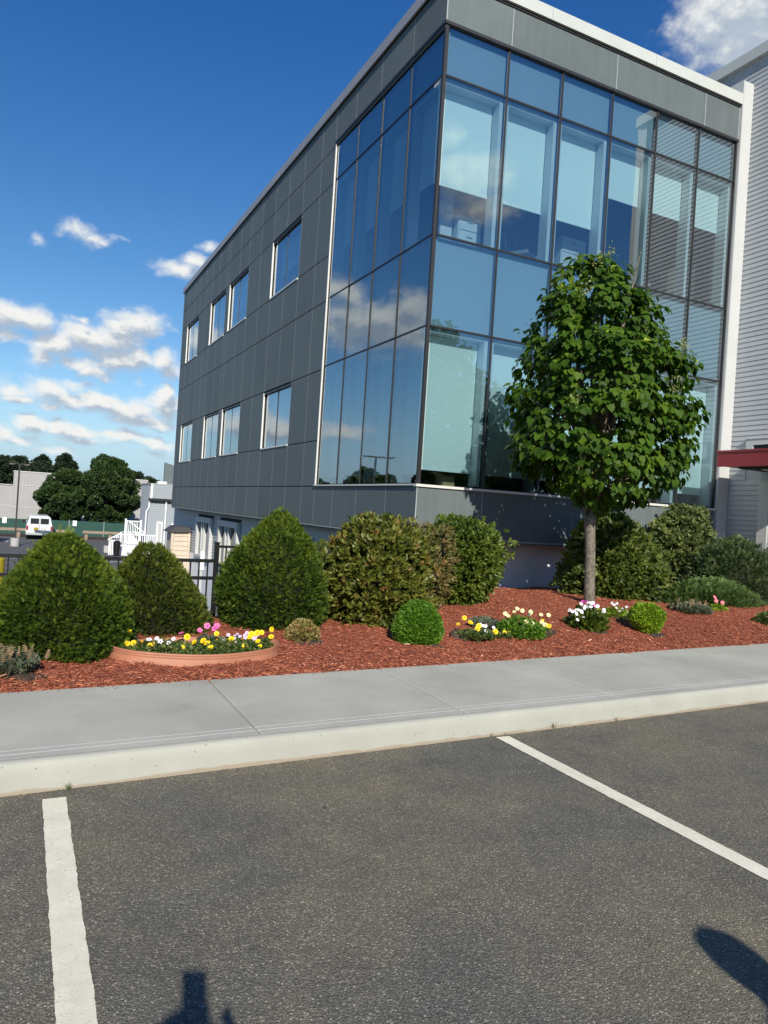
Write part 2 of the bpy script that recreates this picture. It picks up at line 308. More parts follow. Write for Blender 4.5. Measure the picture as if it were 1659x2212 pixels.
M['spirea'] = leaf_mat('tan_green_leaf', [(0, (.06, .07, .02)), (.4, (.18, .17, .05)), (.8, (.32, .22, .08)), (1, (.42, .22, .10))], .6, .2)
M['dead'] = leaf_mat('browning_leaf', [(0, (.045, .05, .014)), (.5, (.11, .11, .028)), (1, (.20, .13, .045))], .6, .15)
M['flowerleaf'] = leaf_mat('bedding_foliage', [(0, (.025, .055, .010)), (.6, (.075, .12, .026)), (1, (.17, .19, .05))], .55, .25)
M['lavender'] = leaf_mat('silver_foliage', [(0, (.05, .07, .045)), (.6, (.11, .14, .09)), (1, (.22, .22, .15))], .7, .2)
M['drygrass'] = leaf_mat('dry_seed_head', [(0, (.12, .11, .05)), (.6, (.25, .18, .10)), (1, (.40, .26, .17))], .7, .2)
M['fartree'] = leaf_mat('far_tree_leaf', [(0, (.010, .026, .006)), (.55, (.032, .068, .013)), (1, (.085, .13, .026))], .6, .15)
M['darktree'] = leaf_mat('dark_wood_leaf', [(0, (.006, .014, .006)), (.6, (.014, .030, .010)), (1, (.030, .050, .015))], .7, .1)
M['blossom'] = leaf_mat('cream_blossom', [(0, (.20, .24, .06)), (1, (.38, .38, .16))], .7, .3)
for n_, c_ in dict(p_yellow=(.80, .60, .012), p_white=(.72, .70, .74), p_lilac=(.62, .50, .66), p_pink=(.72, .13, .36), p_cream=(.76, .70, .36), p_magenta=(.42, .03, .28), p_coral=(.75, .16, .22)).items():
    M[n_] = mat(n_, c_, .6, var=.08, vscale=30)
M['p_eye'] = mat('flower_eye', (.22, .08, .14), .7); M['p_gold'] = mat('flower_centre', (.62, .30, .02), .7)

# ------------------------------------------------------------------ mesh helpers
def tag(o, label=None, cat=None, group=None, kind=None):
    if label: o['label'] = label
    if cat: o['category'] = cat
    if group: o['group'] = group
    if kind: o['kind'] = kind
    return o
def empty(name, loc, label, cat, group=None, rz=0):
    o = bpy.data.objects.new(name, None); col.objects.link(o); o.location = loc; o.rotation_euler.z = rz; o.empty_display_size = .2
    o['wl'] = 0; del o['wl']
    return tag(o, label, cat, group)
def mw(parent):
    if parent is None: return Matrix.Identity(4)
    m = Matrix.Translation(parent.location) @ parent.rotation_euler.to_matrix().to_4x4()
    return (mw(parent.parent) @ parent.matrix_parent_inverse @ m) if parent.parent else m
def link(name, me, m, parent=None, keep=True, smooth=False):
    """keep: vertices are world coordinates and stay where they are under the parent"""
    if m and not me.materials: me.materials.append(m)
    o = bpy.data.objects.new(name, me); col.objects.link(o)
    if parent:
        o.parent = parent
        if keep: o.matrix_parent_inverse = mw(parent).inverted()
    if smooth:
        me.polygons.foreach_set('use_smooth', [True]*len(me.polygons))
    return o
class MB:
    def __init__(s): s.v = []; s.f = []
    def box(s, x0, x1, y0, y1, z0, z1):
        b = len(s.v)
        s.v += [(x0, y0, z0), (x1, y0, z0), (x1, y1, z0), (x0, y1, z0), (x0, y0, z1), (x1, y0, z1), (x1, y1, z1), (x0, y1, z1)]
        s.f += [tuple(b+i for i in q) for q in ((0, 3, 2, 1), (4, 5, 6, 7), (0, 1, 5, 4), (1, 2, 6, 5), (2, 3, 7, 6), (3, 0, 4, 7))]
        return s
    def prism(s, poly, axis, a, b):
        """poly: 2D points in the two other axes; extruded along axis from a to b"""
        n = len(poly); k = len(s.v)
        for t in (a, b):
            for (p, q) in poly:
                s.v.append({'x': (t, p, q), 'y': (p, t, q), 'z': (p, q, t)}[axis])
        s.f.append(tuple(k+i for i in range(n))); s.f.append(tuple(k+n+i for i in reversed(range(n))))
        for i in range(n):
            j = (i+1) % n; s.f.append((k+i, k+n+i, k+n+j, k+j))
        return s
    def tube(s, pts, rad, seg=8, cap=True):
        pts = [Vector(p) for p in pts]; k = len(s.v); n = len(pts)
        for i, p in enumerate(pts):
            d = (pts[min(i+1, n-1)]-pts[max(i-1, 0)]).normalized()
            a = d.cross(Vector((.31, .17, .93) if abs(d.z) < .9 else (1, .1, 0))).normalized(); b = d.cross(a)
            r = rad[i] if hasattr(rad, '__len__') else rad
            for j in range(seg):
                t = 2*math.pi*j/seg; s.v.append(tuple(p+(a*math.cos(t)+b*math.sin(t))*r))
        for i in range(n-1):
            for j in range(seg):
                q = (j+1) % seg; s.f.append((k+i*seg+j, k+i*seg+q, k+(i+1)*seg+q, k+(i+1)*seg+j))
        if cap:
            s.f.append(tuple(k+j for j in reversed(range(seg)))); s.f.append(tuple(k+(n-1)*seg+j for j in range(seg)))
        return s
    def lathe(s, c, prof, seg=20):
        k = len(s.v)
        for r, z in prof:
            for j in range(seg):
                t = 2*math.pi*j/seg; s.v.append((c[0]+r*math.cos(t), c[1]+r*math.sin(t), c[2]+z))
        for i in range(len(prof)-1):
            for j in range(seg):
                q = (j+1) % seg; s.f.append((k+i*seg+j, k+i*seg+q, k+(i+1)*seg+q, k+(i+1)*seg+j))
        s.f.append(tuple(k+j for j in reversed(range(seg)))); s.f.append(tuple(k+(len(prof)-1)*seg+j for j in range(seg)))
        return s
    def mesh(s, name):
        me = bpy.data.meshes.new(name); me.from_pydata(s.v, [], s.f); me.update(); return me
    def build(s, name, m, parent=None, smooth=False, bevel=0):
        o = link(name, s.mesh(name), m, parent, smooth=smooth)
        if bevel:
            b = o.modifiers.new('b', 'BEVEL'); b.width = bevel; b.segments = 2; b.limit_method = 'ANGLE'
        return o
def B(name, m, dims, parent=None, bevel=0): return MB().box(*dims).build(name, m, parent, bevel=bevel)

# leaf templates: x across, y along the leaf, z its face
def T(v, f): return np.array(v, float), np.array(f, int)
HEART = T([(0, 0, 0), (-.42, .18, .06), (-.40, .55, .05), (0, 1, -.14), (.40, .55, .05), (.42, .18, .06), (0, .45, -.03)],
          [(0, 6, 1), (1, 6, 2), (2, 6, 3), (3, 6, 4), (4, 6, 5), (5, 6, 0)])
OVAL = T([(0, 0, 0), (-.22, .35, .05), (-.20, .72, .03), (0, 1, -.04), (.20, .72, .03), (.22, .35, .05), (0, .5, -.02)],
         [(0, 6, 1), (1, 6, 2), (2, 6, 3), (3, 6, 4), (4, 6, 5), (5, 6, 0)])
def sprig(n, spread, w):
    v = [(0, 0, 0), (.015, .5, 0), (0, 1, 0)]; f = [(0, 1, 2)]
    for i in range(n):
        t = .08+.85*i/n
        for sgn in (-1, 1):
            k = len(v); L = spread*(1-.55*t)
            v += [(0, t, 0), (sgn*L, t+L*.75, .05), (0, t+w, .02)]; f.append((k, k+1, k+2))
    return T(v, f)
YEW = sprig(6, .42, .13)
JUN = sprig(5, .30, .16)
def cluster(n, size, seed, tilt=.5, base=None):
    r = np.random.RandomState(seed); V = []; F = []
    tv, tf = base or OVAL
    for i in range(n):
        a = i*2.4; d = np.array([math.cos(a)*tilt, .55, math.sin(a)*tilt]); d /= np.linalg.norm(d)
        u = np.cross(d, r.normal(size=3)); u /= np.linalg.norm(u); x = np.cross(d, u)
        s = size*r.uniform(.7, 1.2); o = np.array([0, i/n*.6, 0])
        F += (tf+len(V)).tolist(); V += (o+s*(tv[:, :1]*x+tv[:, 1:2]*d+tv[:, 2:]*u)).tolist()
    return T(V, F)
CLUMP = cluster(6, .75, 3)
TINY = T([(0, 0, 0), (-.3, .5, .05), (0, 1, 0), (.3, .5, .05)], [(0, 1, 2), (0, 2, 3)])
CLUMP4 = cluster(6, .8, 5, .7, TINY)
BLADE = T([(-.03, 0, 0), (.03, 0, 0), (.022, .55, .05), (-.022, .55, .05), (0, 1, .16)], [(0, 1, 2), (0, 2, 3), (3, 2, 4)])
CHIP = T([(-.13, 0, 0), (.13, 0, .02), (.10, 1, 0), (-.08, .9, .03)], [(0, 1, 2), (0, 2, 3)])

def frames(D, U):
    D = D/np.linalg.norm(D, axis=1, keepdims=True)
    X = np.cross(D, U); X /= np.linalg.norm(X, axis=1, keepdims=True)+1e-9
    return X, D, np.cross(X, D)
def leafmesh(name, tpl, P, D, U, S, tint, m, smooth=False):
    tv, tf = tpl; N = len(P); X, Y, Z = frames(D, U); S = np.asarray(S).reshape(N, 1, 1)
    V = P[:, None]+S*(tv[None, :, :1]*X[:, None]+tv[None, :, 1:2]*Y[:, None]+tv[None, :, 2:]*Z[:, None])
    nv, nf = len(tv), len(tf)
    F = (tf[None]+(np.arange(N)*nv)[:, None, None]).reshape(-1)
    me = bpy.data.meshes.new(name); me.vertices.add(N*nv); me.vertices.foreach_set('co', V.reshape(-1).astype(np.float32))
    me.loops.add(len(F)); me.loops.foreach_set('vertex_index', F.astype(np.int32)); me.polygons.add(N*nf)
    me.polygons.foreach_set('loop_start', np.arange(0, N*nf*3, 3, dtype=np.int32))
    a = me.attributes.new('tint', 'FLOAT', 'POINT'); a.data.foreach_set('value', np.repeat(np.clip(tint, 0, 1), nv).astype(np.float32))
    me.update(); me.materials.append(m); return me
def single_leaves(name, n_max, tpl, P, D, U, S, tint, m, parent, classes=4):
    """the largest-looking leaves as parts; returns the mask of the rest"""
    tv, tf = tpl; dist = np.linalg.norm(P-np.array([0, 0, EYE]), axis=1)
    idx = np.argsort(dist/np.asarray(S))[:int(n_max*2.2)]; idx = idx[RS.permutation(len(idx))[:n_max]]
    meshes = [leafmesh(name, tpl, np.zeros((1, 3)), np.array([[0, 1., 0]]), np.array([[0, 0, 1.]]), [1], np.array([(k+.5)/classes]), m) for k in range(classes)]
    X, Y, Z = frames(D[idx], U[idx]); inv = mw(parent).inverted()
    for j, i in enumerate(idx):
        k = min(classes-1, int(np.clip(tint[i], 0, .999)*classes)); s = float(S[i])
        # template columns: with D=(0,1,0), U=(0,0,1) the mesh keeps x=cross(D,U)=+x
        mtx = Matrix(((X[j, 0]*s, Y[j, 0]*s, Z[j, 0]*s, P[i, 0]), (X[j, 1]*s, Y[j, 1]*s, Z[j, 1]*s, P[i, 1]), (X[j, 2]*s, Y[j, 2]*s, Z[j, 2]*s, P[i, 2]), (0, 0, 0, 1)))
        o = bpy.data.objects.new(name, meshes[k]); col.objects.link(o); o.parent = parent; o.matrix_basis = inv @ mtx
    mask = np.ones(len(P), bool); mask[idx] = False
    return mask
def wob(P, f, seed):
    r = np.random.RandomState(seed); s = np.zeros(len(P))
    for k in range(5):
        d = r.normal(size=3)*f*(1+.5*k); s += np.sin(P@d+r.uniform(0, 6))/(1+.35*k)
    return s/2.6
def shell(N, prof, cx, cy, zs, depth=1.0, lump=.1, thick=.25, seed=1, lf=5, power=1.0, centre=None):
    """points in a crown: prof = half widths at heights zs, cx(z) may bend"""
    r = np.random.RandomState(seed); zs = np.array(zs, float); prof = np.array(prof, float)
    zz = np.linspace(zs[0], zs[-1], 200); w = np.interp(zz, zs, prof)+.05; cdf = np.cumsum(w**power); cdf /= cdf[-1]
    z = np.interp(r.rand(N), cdf, zz); R = np.interp(z, zs, prof); th = r.uniform(0, 2*math.pi, N)
    slope = np.interp(z, zz, np.gradient(np.interp(zz, zs, prof), zz))
    lf = lf*.8; dirs = np.stack([np.cos(th), np.sin(th)*depth, np.zeros(N)], 1)
    c = np.interp(z, zs, cx) if hasattr(cx, '__len__') else cx
    q = np.stack([dirs[:, 0], dirs[:, 1], z], 1)
    L = 1+lump*wob(q*np.array([1, 1, 1.2]), lf, seed+5)
    t = 1-np.abs(r.normal(0, thick, N)); t = np.clip(t, .05, 1)
    P = np.stack([c+dirs[:, 0]*R*L*t, cy+dirs[:, 1]*R*L*t, z], 1)
    Nn = np.stack([np.cos(th), np.sin(th), np.clip(-slope, -1.5, 3)], 1); Nn /= np.linalg.norm(Nn, axis=1, keepdims=True)
    return P, Nn, t, L
def jit(V, a, seed=0):
    return V+np.random.RandomState(seed).normal(0, a, V.shape)
# ------------------------------------------------------------------ ground
lot_z = -2.70
G = MB(); G.v = [(-900, -900, lot_z-.05), (900, -900, lot_z-.05), (900, 1500, lot_z-.05), (-900, 1500, lot_z-.05)]; G.f = [(0, 1, 2, 3)]
G.build('ground', M['grass']).__setitem__('kind', 'structure')
def curb_y(x): return CY0+SLOPE*x
def back_y(x): return BYS+BSL*x
# upper parking lot
a = MB().prism([(-90, -70), (70, -70), (70, curb_y(70)+.02), (-90, curb_y(-90)+.02)], 'z', lot_z, 0).build('asphalt', M['asphalt']); tag(a, kind='structure')
# curb with rounded nose
cp = []
prof = [(0, -.02), (.010, .085), (.015, .120), (.022, .136), (.034, .146), (.050, .1502), (.062, .1502)]
for (dy, z) in prof: cp.append((dy, z))
cm = MB(); xs = np.arange(-14, 16.1, .5)
for x in xs:
    for dy, z in cp: cm.v.append((x, curb_y(x)+dy-.015*math.sin(x*.35), z))
n = len(cp)
for i in range(len(xs)-1):
    for j in range(n-1): cm.f.append((i*n+j, (i+1)*n+j, (i+1)*n+j+1, i*n+j+1))
tag(cm.build('curb', M['curb'], smooth=True), kind='structure')
# sidewalk: bedding and slabs with tooled joints
sw = MB().prism([(-40, curb_y(-40)+.06), (30, curb_y(30)+.06), (30, back_y(30)), (-40, back_y(-40))], 'z', -.2, .139).build('sidewalk', M['concrete']); tag(sw, kind='structure')
joints = [-14.2+1.42*k for k in range(0, 22)]
joints = [1.285+1.425*k for k in range(-10, 10)]
for k in range(len(joints)-1):
    x0, x1 = joints[k]+.003, joints[k+1]-.003; y = lambda x, t: (curb_y(x)+.063-.015*math.sin(x*.35))*(1-t)+(back_y(x)-.004)*t
    e = .012; mb = MB(); nx = 6; rows = []
    X = [x0, x0+e]+list(np.linspace(x0+e, x1-e, nx))[1:-1]+[x1-e, x1]
    for t in (0, 1):
        for xx in X: mb.v.append((xx, y(xx, t), 0.1505 - (.006 if xx in (x0, x1) else 0)))
    m_ = len(X)
    for i in range(m_-1): mb.f.append((i, i+1, m_+i+1, m_+i))
    b = len(mb.v); mb.v += [(x0, y(x0, 0), .12), (x0, y(x0, 1), .12), (x1, y(x1, 0), .12), (x1, y(x1, 1), .12), (x0, y(x0, 0), .1415)]
    mb.f += [(0, m_, b+1, b), (m_-1, b+2, b+3, 2*m_-1)]
    mb.build('slab', M['slab'], sw)
# painted stall lines
def stall_line(name, x0, x1, seed, end):
    r = random.Random(seed); v = []; ys = np.linspace(-1.4, curb_y(x0)-end, 420); ea = eb = 0
    mb = MB()
    for i, yv in enumerate(ys):
        ea = ea*.7+r.gauss(0, .0010); eb = eb*.7+r.gauss(0, .0010)
        mb.v += [(x0+ea, yv, .004), (x1+eb, yv, .004)]
    for i in range(len(ys)-1): mb.f.append((2*i, 2*i+1, 2*i+3, 2*i+2))
    tag(mb.build(name, M['paint']), kind='structure')
stall_line('painted_line', .163, .267, 1, .10)
stall_line('painted_line', 2.895, 2.998, 2, .045)
stall_line('painted_line', 5.93, 6.03, 3, .06)

def sstep(t): t = np.clip(t, 0, 1); return t*t*(3-2*t)
def mulch_z(x, y):
    x = np.asarray(x, float); y = np.asarray(y, float)
    d = y-(BYS+BSL*x)
    f = .10+.06*sstep((x-1.5)/5)
    z = .125+f*sstep(d/2.4)-.13*sstep((y-9.6)/1.7)*sstep((x-5)/1.5)*(1-.6*sstep((x-8)/3))
    z = z-.16*sstep((y-7.4)/1.2)*(1-sstep((x-3.5)/2.2))
    return z+.012*np.sin(x*3.1+y*1.7)+.010*np.sin(x*7.3-y*5.1)+.006*np.sin(x*15+y*13)
mb = MB(); xs = np.arange(-12, 15.3, .1); rows = []
NY = 62
for x in xs:
    y0 = BYS+BSL*x; y1 = 11.25 if x > 5.6 else 8.68
    for j in range(NY):
        yy = y0+(y1-y0)*j/(NY-1); mb.v.append((x, yy, float(mulch_z(x, yy))))
for i in range(len(xs)-1):
    for j in range(NY-1): mb.f.append((i*NY+j, (i+1)*NY+j, (i+1)*NY+j+1, i*NY+j+1))
tag(mb.build('mulch_bed', M['mulch'], smooth=True), kind='structure')
# loose chips
N = 200000
cx_ = RS.uniform(-1.2, 15.0, N*2); cyy = RS.uniform(0, 1, N*2)**1.5
cy_ = BYS+BSL*cx_-.02+cyy*5.2; keep = (cy_ < np.where(cx_ > 5.6, 11.1, 8.6)) & (cx_ > -1.2+(cy_-5.2)*.0) & (cx_ < 1.7*cy_+.6)
cx_, cy_ = cx_[keep][:N], cy_[keep][:N]; N = len(cx_)
th = RS.uniform(0, 2*np.pi, N); P_ = np.stack([cx_, cy_, mulch_z(cx_, cy_)+RS.uniform(.001, .014, N)], 1)
D_ = np.stack([np.cos(th), np.sin(th), RS.normal(.0, .22, N)], 1); U_ = np.stack([RS.normal(0, .4, N), RS.normal(0, .4, N), np.ones(N)], 1)
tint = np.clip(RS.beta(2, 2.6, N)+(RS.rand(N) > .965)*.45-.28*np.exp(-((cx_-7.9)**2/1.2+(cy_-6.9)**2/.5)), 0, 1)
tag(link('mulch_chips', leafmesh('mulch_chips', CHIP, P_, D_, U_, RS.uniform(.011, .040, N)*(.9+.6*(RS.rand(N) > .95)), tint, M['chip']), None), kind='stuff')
N = 260; cx_ = RS.uniform(-.8, 11, N); P_ = np.stack([cx_, BYS+BSL*cx_-np.abs(RS.normal(0, .05, N))-.01, RS.uniform(.153, .158, N)], 1); th = RS.uniform(0, 6.3, N)
tag(link('stray_chips', leafmesh('stray_chips', CHIP, P_, np.stack([np.cos(th), np.sin(th), RS.normal(0, .1, N)], 1), np.tile([0, 0, 1.], (N, 1))+RS.normal(0, .2, (N, 3)), RS.uniform(.008, .028, N), RS.rand(N), M['chip']), None), kind='stuff')
# a few strays of mulch and grit at the foot of the curb
N = 500; cx_ = RS.uniform(-.5, 7, N); P_ = np.stack([cx_, curb_y(cx_)-np.abs(RS.normal(0, .018, N))-.004, RS.uniform(.002, .006, N)], 1)
th = RS.uniform(0, 6.3, N)
tag(link('curb_debris', leafmesh('curb_debris', CHIP, P_, np.stack([np.cos(th), np.sin(th), RS.normal(0, .2, N)], 1), np.tile([0, 0, 1.], (N, 1))+RS.normal(0, .3, (N, 3)), RS.uniform(.004, .014, N), RS.uniform(.1, .9, N), M['spirea']), None), kind='stuff')
# retaining wall, bank and the lower lot
tag(B('retaining_wall', M['white'], (-14, 5.55, 8.72, 8.90, -1.6, .015)), 'pale low retaining wall running behind the black fence', 'wall')
mb = MB(); xs = np.linspace(-60, 6.3, 40); ys = np.linspace(8.85, 16, 24)
for x in xs:
    for yy in ys: mb.v.append((x, yy, -.35-(2.42)*float(sstep((yy-8.85)/6.5))+.03*math.sin(x*2+yy*3)))
for i in range(len(xs)-1):
    for j in range(len(ys)-1): mb.f.append((i*24+j, (i+1)*24+j, (i+1)*24+j+1, i*24+j+1))
tag(mb.build('grass_bank', M['grass'], smooth=True), kind='structure')
N = 26000; gx = RS.uniform(.5, 6, N); gy = RS.uniform(9, 27, N); gz = -.35-2.42*sstep((gy-8.85)/6.5); gz = np.where(gy > 16, lot_z-.04, gz); gx = np.where(gy > 16, RS.uniform(3.4, 6.0, N), gx)
tag(link('grass', leafmesh('grass', BLADE, np.stack([gx, gy, gz-.02], 1), np.stack([RS.normal(0, .4, N), RS.normal(0, .4, N), np.ones(N)], 1), RS.normal(size=(N, 3)), RS.uniform(.05, .14, N), RS.uniform(.3, 1, N), M['boxleaf']), None), kind='stuff')
tag(MB().prism([(-90, 16.5), (3.4, 16.5), (3.4, 27), (60, 27), (60, 74.2), (-90, 74.2)], 'z', lot_z-.6, lot_z).build('lower_parking_lot', M['lot']), kind='structure')
tag(B('footpath', M['concrete'], (4.6, 6.05, 27.0, 36, lot_z+.002, lot_z+.12)), kind='structure')
mbl = MB(); nL = 0
def flat(x0, y0, x1, y1, wd, z=lot_z+.006):
    d = Vector((x1-x0, y1-y0, 0)).normalized(); p = Vector((-d.y, d.x, 0))*wd/2; k = len(mbl.v)
    mbl.v += [(x0+p.x, y0+p.y, z), (x0-p.x, y0-p.y, z), (x1-p.x, y1-p.y, z), (x1+p.x, y1+p.y, z)]; mbl.f.append((k, k+1, k+2, k+3))
for y0 in (24, 27, 30, 33, 36, 39, 42, 45, 48, 51): flat(-9, y0-.3, 1.3 if y0 > 38 else 0.9, y0, .12)
flat(1.3, 33, 1.3, 51, .12)
for x0 in (-3.6, -.9, 1.8, 4.5, ): flat(x0, 61.5, x0+.3, 67, .12)
for k, pl_ in enumerate([[(4.1, 47.3), (5.1, 46.6), (5.0, 47.05), (6.1, 47.2), (6.1, 47.6), (5.0, 47.5), (5.1, 47.95)], [(2.9, 33.2), (3.6, 32.8), (3.5, 33.1), (4.3, 33.2), (4.3, 33.5), (3.5, 33.4), (3.6, 33.8)]]):
    b = len(mbl.v); mbl.v += [(p[0], p[1], lot_z+.006) for p in pl_]; mbl.f.append(tuple(b+i for i in range(len(pl_))))
tag(mbl.build('lot_markings', M['lotline']), kind='structure')

# ------------------------------------------------------------------ the glass office building
BX, BY, BW = 5.807, 10.60, 12.843
COLS = [5.807, 7.103, 8.282, 9.466, 10.601, 11.751, 12.843]
ROWY = [10.60, 11.809, 12.972, 14.128, 15.266]
ZR = [1.95, 4.56, 6.07, 8.70, 9.52]
office = empty('office_building', (BX, BY, 1.05), 'dark grey panelled office block with a glazed corner and pale roof edge', 'building')
# solid backing behind the cladding, roof, floors, inner walls
wins = [(29.20, 31.40), (24.88, 27.10), (22.10, 24.38), (17.40, 19.70)]; wz = [(2.91, 4.47), (7.04, 8.62)]
bk = MB()
def wall_left(mbx, x0, x1, y0, y1, z0, z1, holes):
    ys = sorted({y0, y1, *[h[0] for h in holes], *[h[1] for h in holes]}); ys = [y for y in ys if y0 <= y <= y1]
    for a, b in zip(ys[:-1], ys[1:]):
        hs = sorted([(h[2], h[3]) for h in holes if h[0] < (a+b)/2 < h[1]]); z = z0
        for h0, h1 in hs: mbx.box(x0, x1, a, b, z, h0); z = h1
        mbx.box(x0, x1, a, b, z, z1)
holes = [(a+.03, b-.03, z0+.03, z1-.03) for a, b in wins for z0, z1 in wz]
wall_left(bk, BX+.035, BX+.30, 15.30, 32.55, 1.06, 10.27, holes)
bk.box(BX+.035, BX+.28, BY+.30, 15.30, 1.06, 1.90).box(BX+.035, BX+.28, BY+.30, 15.30, 9.56, 10.27)
bk.box(BX+.036, 12.84, BY+.035, BY+.30, 1.06, 1.90).box(BX+.036, 12.84, BY+.035, BY+.30, 9.56, 10.27)
bk.build('backing_wall', M['joint'], office)
st = MB()
st.box(BX+.3, 24, BY+.35, 32.5, 10.0, 10.2)                          # roof deck
st.box(BX+.3, 24, BY+.32, 32.5, 1.60, 1.89).box(BX+.3, 24, BY+.32, 32.5, 4.95, 6.02)   # floors
st.box(BX+.3, 24, BY+.36, 32.5, 8.85, 8.92).box(BX+.3, 24, BY+.36, 32.5, 4.66, 4.72)  # ceilings
st.build('floor_slab', M['interior'], office)
iw = MB(); iw.box(BX+.3, 20, 16.4, 16.5, 1.9, 10).box(12.9, 13.0, 11.0, 22, 1.9, 10); iw.build('inner_wall', M['interior'], office)
B('rear_wall', M['panel'], (BX+.05, 24, 32.5, 32.7, 1.0, 10.27), office)
# cladding panels on the shaded long side
lefty = [15.335, 16.17, 17.36, 18.50, 19.67, 20.85, 22.10, 23.20, 24.50, 24.90, 25.95, 27.10, 28.10, 29.15, 30.20, 31.42, 32.55]
levels = [1.05, 1.90, 2.92, 4.50, 6.03, 7.05, 8.65, 9.46, 10.28]
trim = MB()
def clip_panels(y0, y1, z0, z1):
    zc = (z0+z1)/2
    for a, b in wins:
        for w0, w1 in wz:
            if w0 < zc < w1:
                if y0 >= a-.08 and y1 <= b+.08: return []
                if y0 < a < y1: return clip_panels(y0, a, z0, z1)
                if y0 < b < y1: return clip_panels(b, y1, z0, z1)
    return [(y0, y1)] if y1-y0 > .12 else []
for zi in range(8):
    z0, z1 = levels[zi], levels[zi+1]
    ys = lefty if zi not in (0, 7) else [BY+.0, 11.75, 13.05, 14.25]+lefty
    for a, b in zip(ys[:-1], ys[1:]):
        for (p, q) in clip_panels(a, b, z0, z1):
            B('panel', M['panel'], (BX, BX+.02, p+.006, q-.006, z0+.011, z1-.011), office)
            trim.box(BX-.0005, BX+.018, q-.0045, q+.0045, z0+.012, z1-.012)
# right-hand short side: top band and base band
for zs_, xs_ in (((9.57, 10.235), [BX+.0, 7.12, 9.50, 11.85, 12.835]), ((1.05, 1.885), [BX+.0, 7.10, 9.45, 11.83, 12.835])):
    for a, b in zip(xs_[:-1], xs_[1:]):
        B('panel', M['panel'], (a+.006, b-.006, BY, BY+.02, zs_[0], zs_[1]), office)
        trim.box(b-.006, b+.006, BY-.0025, BY+.018, zs_[0]+.002, zs_[1]-.002)
trim.box(BX-.004, BX+.012, BY-.004, BY+.012, 1.052, 1.884).box(BX-.004, BX+.012, BY-.004, BY+.012, 9.575, 10.234)
tag(trim.build('joint_trim', M['trim'], office), kind='stuff')
# soffit under the overhang, drip trim
B('soffit', M['panel'], (BX+.02, 12.84, BY+.02, 32.5, 1.00, 1.045), office)
MB().box(BX-.012, BX+.004, BY-.012, 32.56, 1.030, 1.052).box(BX-.012, 12.84, BY-.012, BY+.004, 1.028, 1.050).build('drip_edge', M['trim'], office)
# copings: pale on the sunny side, mitred along the long side in a colour darkened for shade
MB().prism([(BY-.06, 10.28), (BY-.06, 10.500), (BY-.03, 10.51), (BY+.4, 10.53), (BY+.4, 10.28)], 'x', BX-.06, 7.9).build('coping', M['coping'], office)
MB().prism([(BY-.06, 10.28), (BY-.06, 10.500), (BY-.03, 10.51), (BY+.4, 10.53), (BY+.4, 10.28)], 'x', 7.906, 10.4).build('coping', M['coping'], office)
MB().prism([(BY-.06, 10.28), (BY-.06, 10.500), (BY-.03, 10.51), (BY+.4, 10.53), (BY+.4, 10.28)], 'x', 10.406, 12.84).build('coping', M['coping'], office)
for a, b in ((BY-.055, 15.0), (15.006, 19.5), (19.506, 24.0), (24.006, 28.4), (28.406, 32.62)):
    MB().prism([(BX-.058, 10.285), (BX-.058, 10.498), (BX-.03, 10.508), (BX+.4, 10.525), (BX+.4, 10.285)], 'y', a, b).build('coping', M['coping_shaded'], office)
MB().box(BX-.02, 12.84, BY-.02, BY+.02, 10.236, 10.279).box(BX-.021, BX+.018, BY+.02, 32.5, 10.284, 10.30).build('shadow_gap', M['joint'], office)
# sill band under the glass, dark head
MB().box(BX-.035, 12.84, BY-.035, BY+.06, 1.888, 1.93).build('sill_band', M['silver'], office)
MB().box(BX-.034, BX+.06, BY+.062, 15.33, 1.902, 1.931).build('sill_band', M['silver'], office)
MB().box(BX-.02, 12.84, BY-.02, BY+.08, 9.515, 9.566).build('head_band', M['mullion'], office)
MB().box(BX-.02, BX+.08, BY+.082, 15.33, 9.515, 9.566).build('head_band', M['mullion'], office)
B('edge_fin', M['silver'], (BX-.012, BX+.028, 15.286, 15.320, 1.935, 9.51), office)
# mullions and transoms: right side
for i, x in enumerate(COLS):
    wd = .028 if 0 < i < 6 else .05
    if i == 0: B('mullion', M['mullion'], (BX+.004, BX+.062, BY+.004, BY+.062, 1.932, 9.514), office)
    elif i == 6: B('mullion', M['mullion'], (x-.036, x-.003, BY+.006, BY+.08, 1.932, 9.514), office)
    else: B('mullion', M['mullion'], (x-.014, x+.014, BY+.014, BY+.10, 1.932, 9.514), office)
for i, y in enumerate(ROWY[1:]):
    if i < 3: B('mullion', M['mullion'], (BX+.016, BX+.10, y-.010, y+.010, 1.932, 9.514), office)
    else: B('mullion', M['mullion'], (BX+.016, BX+.10, y-.02, y-.0, 1.932, 9.514), office)
for z in ZR[1:4]:
    for i in range(6): B('transom', M['mullion'], (COLS[i]+(.088 if i == 0 else .019), COLS[i+1]-(.019 if i < 5 else .052), BY+.015, BY+.09, z-.014, z+.014), office)
    for i in range(4): B('transom', M['mullion'], (BX+.017, BX+.09, ROWY[i]+(.088 if i == 0 else .012), ROWY[i+1]-(.012 if i < 3 else .022), z-.011, z+.011), office)
SH_R = {0: (7.05, 2.22), 1: (7.05, 2.22), 2: (7.04, 2.22), 3: (7.74, 2.22), 4: (7.73, 2.22), 5: (7.72, 2.22)}
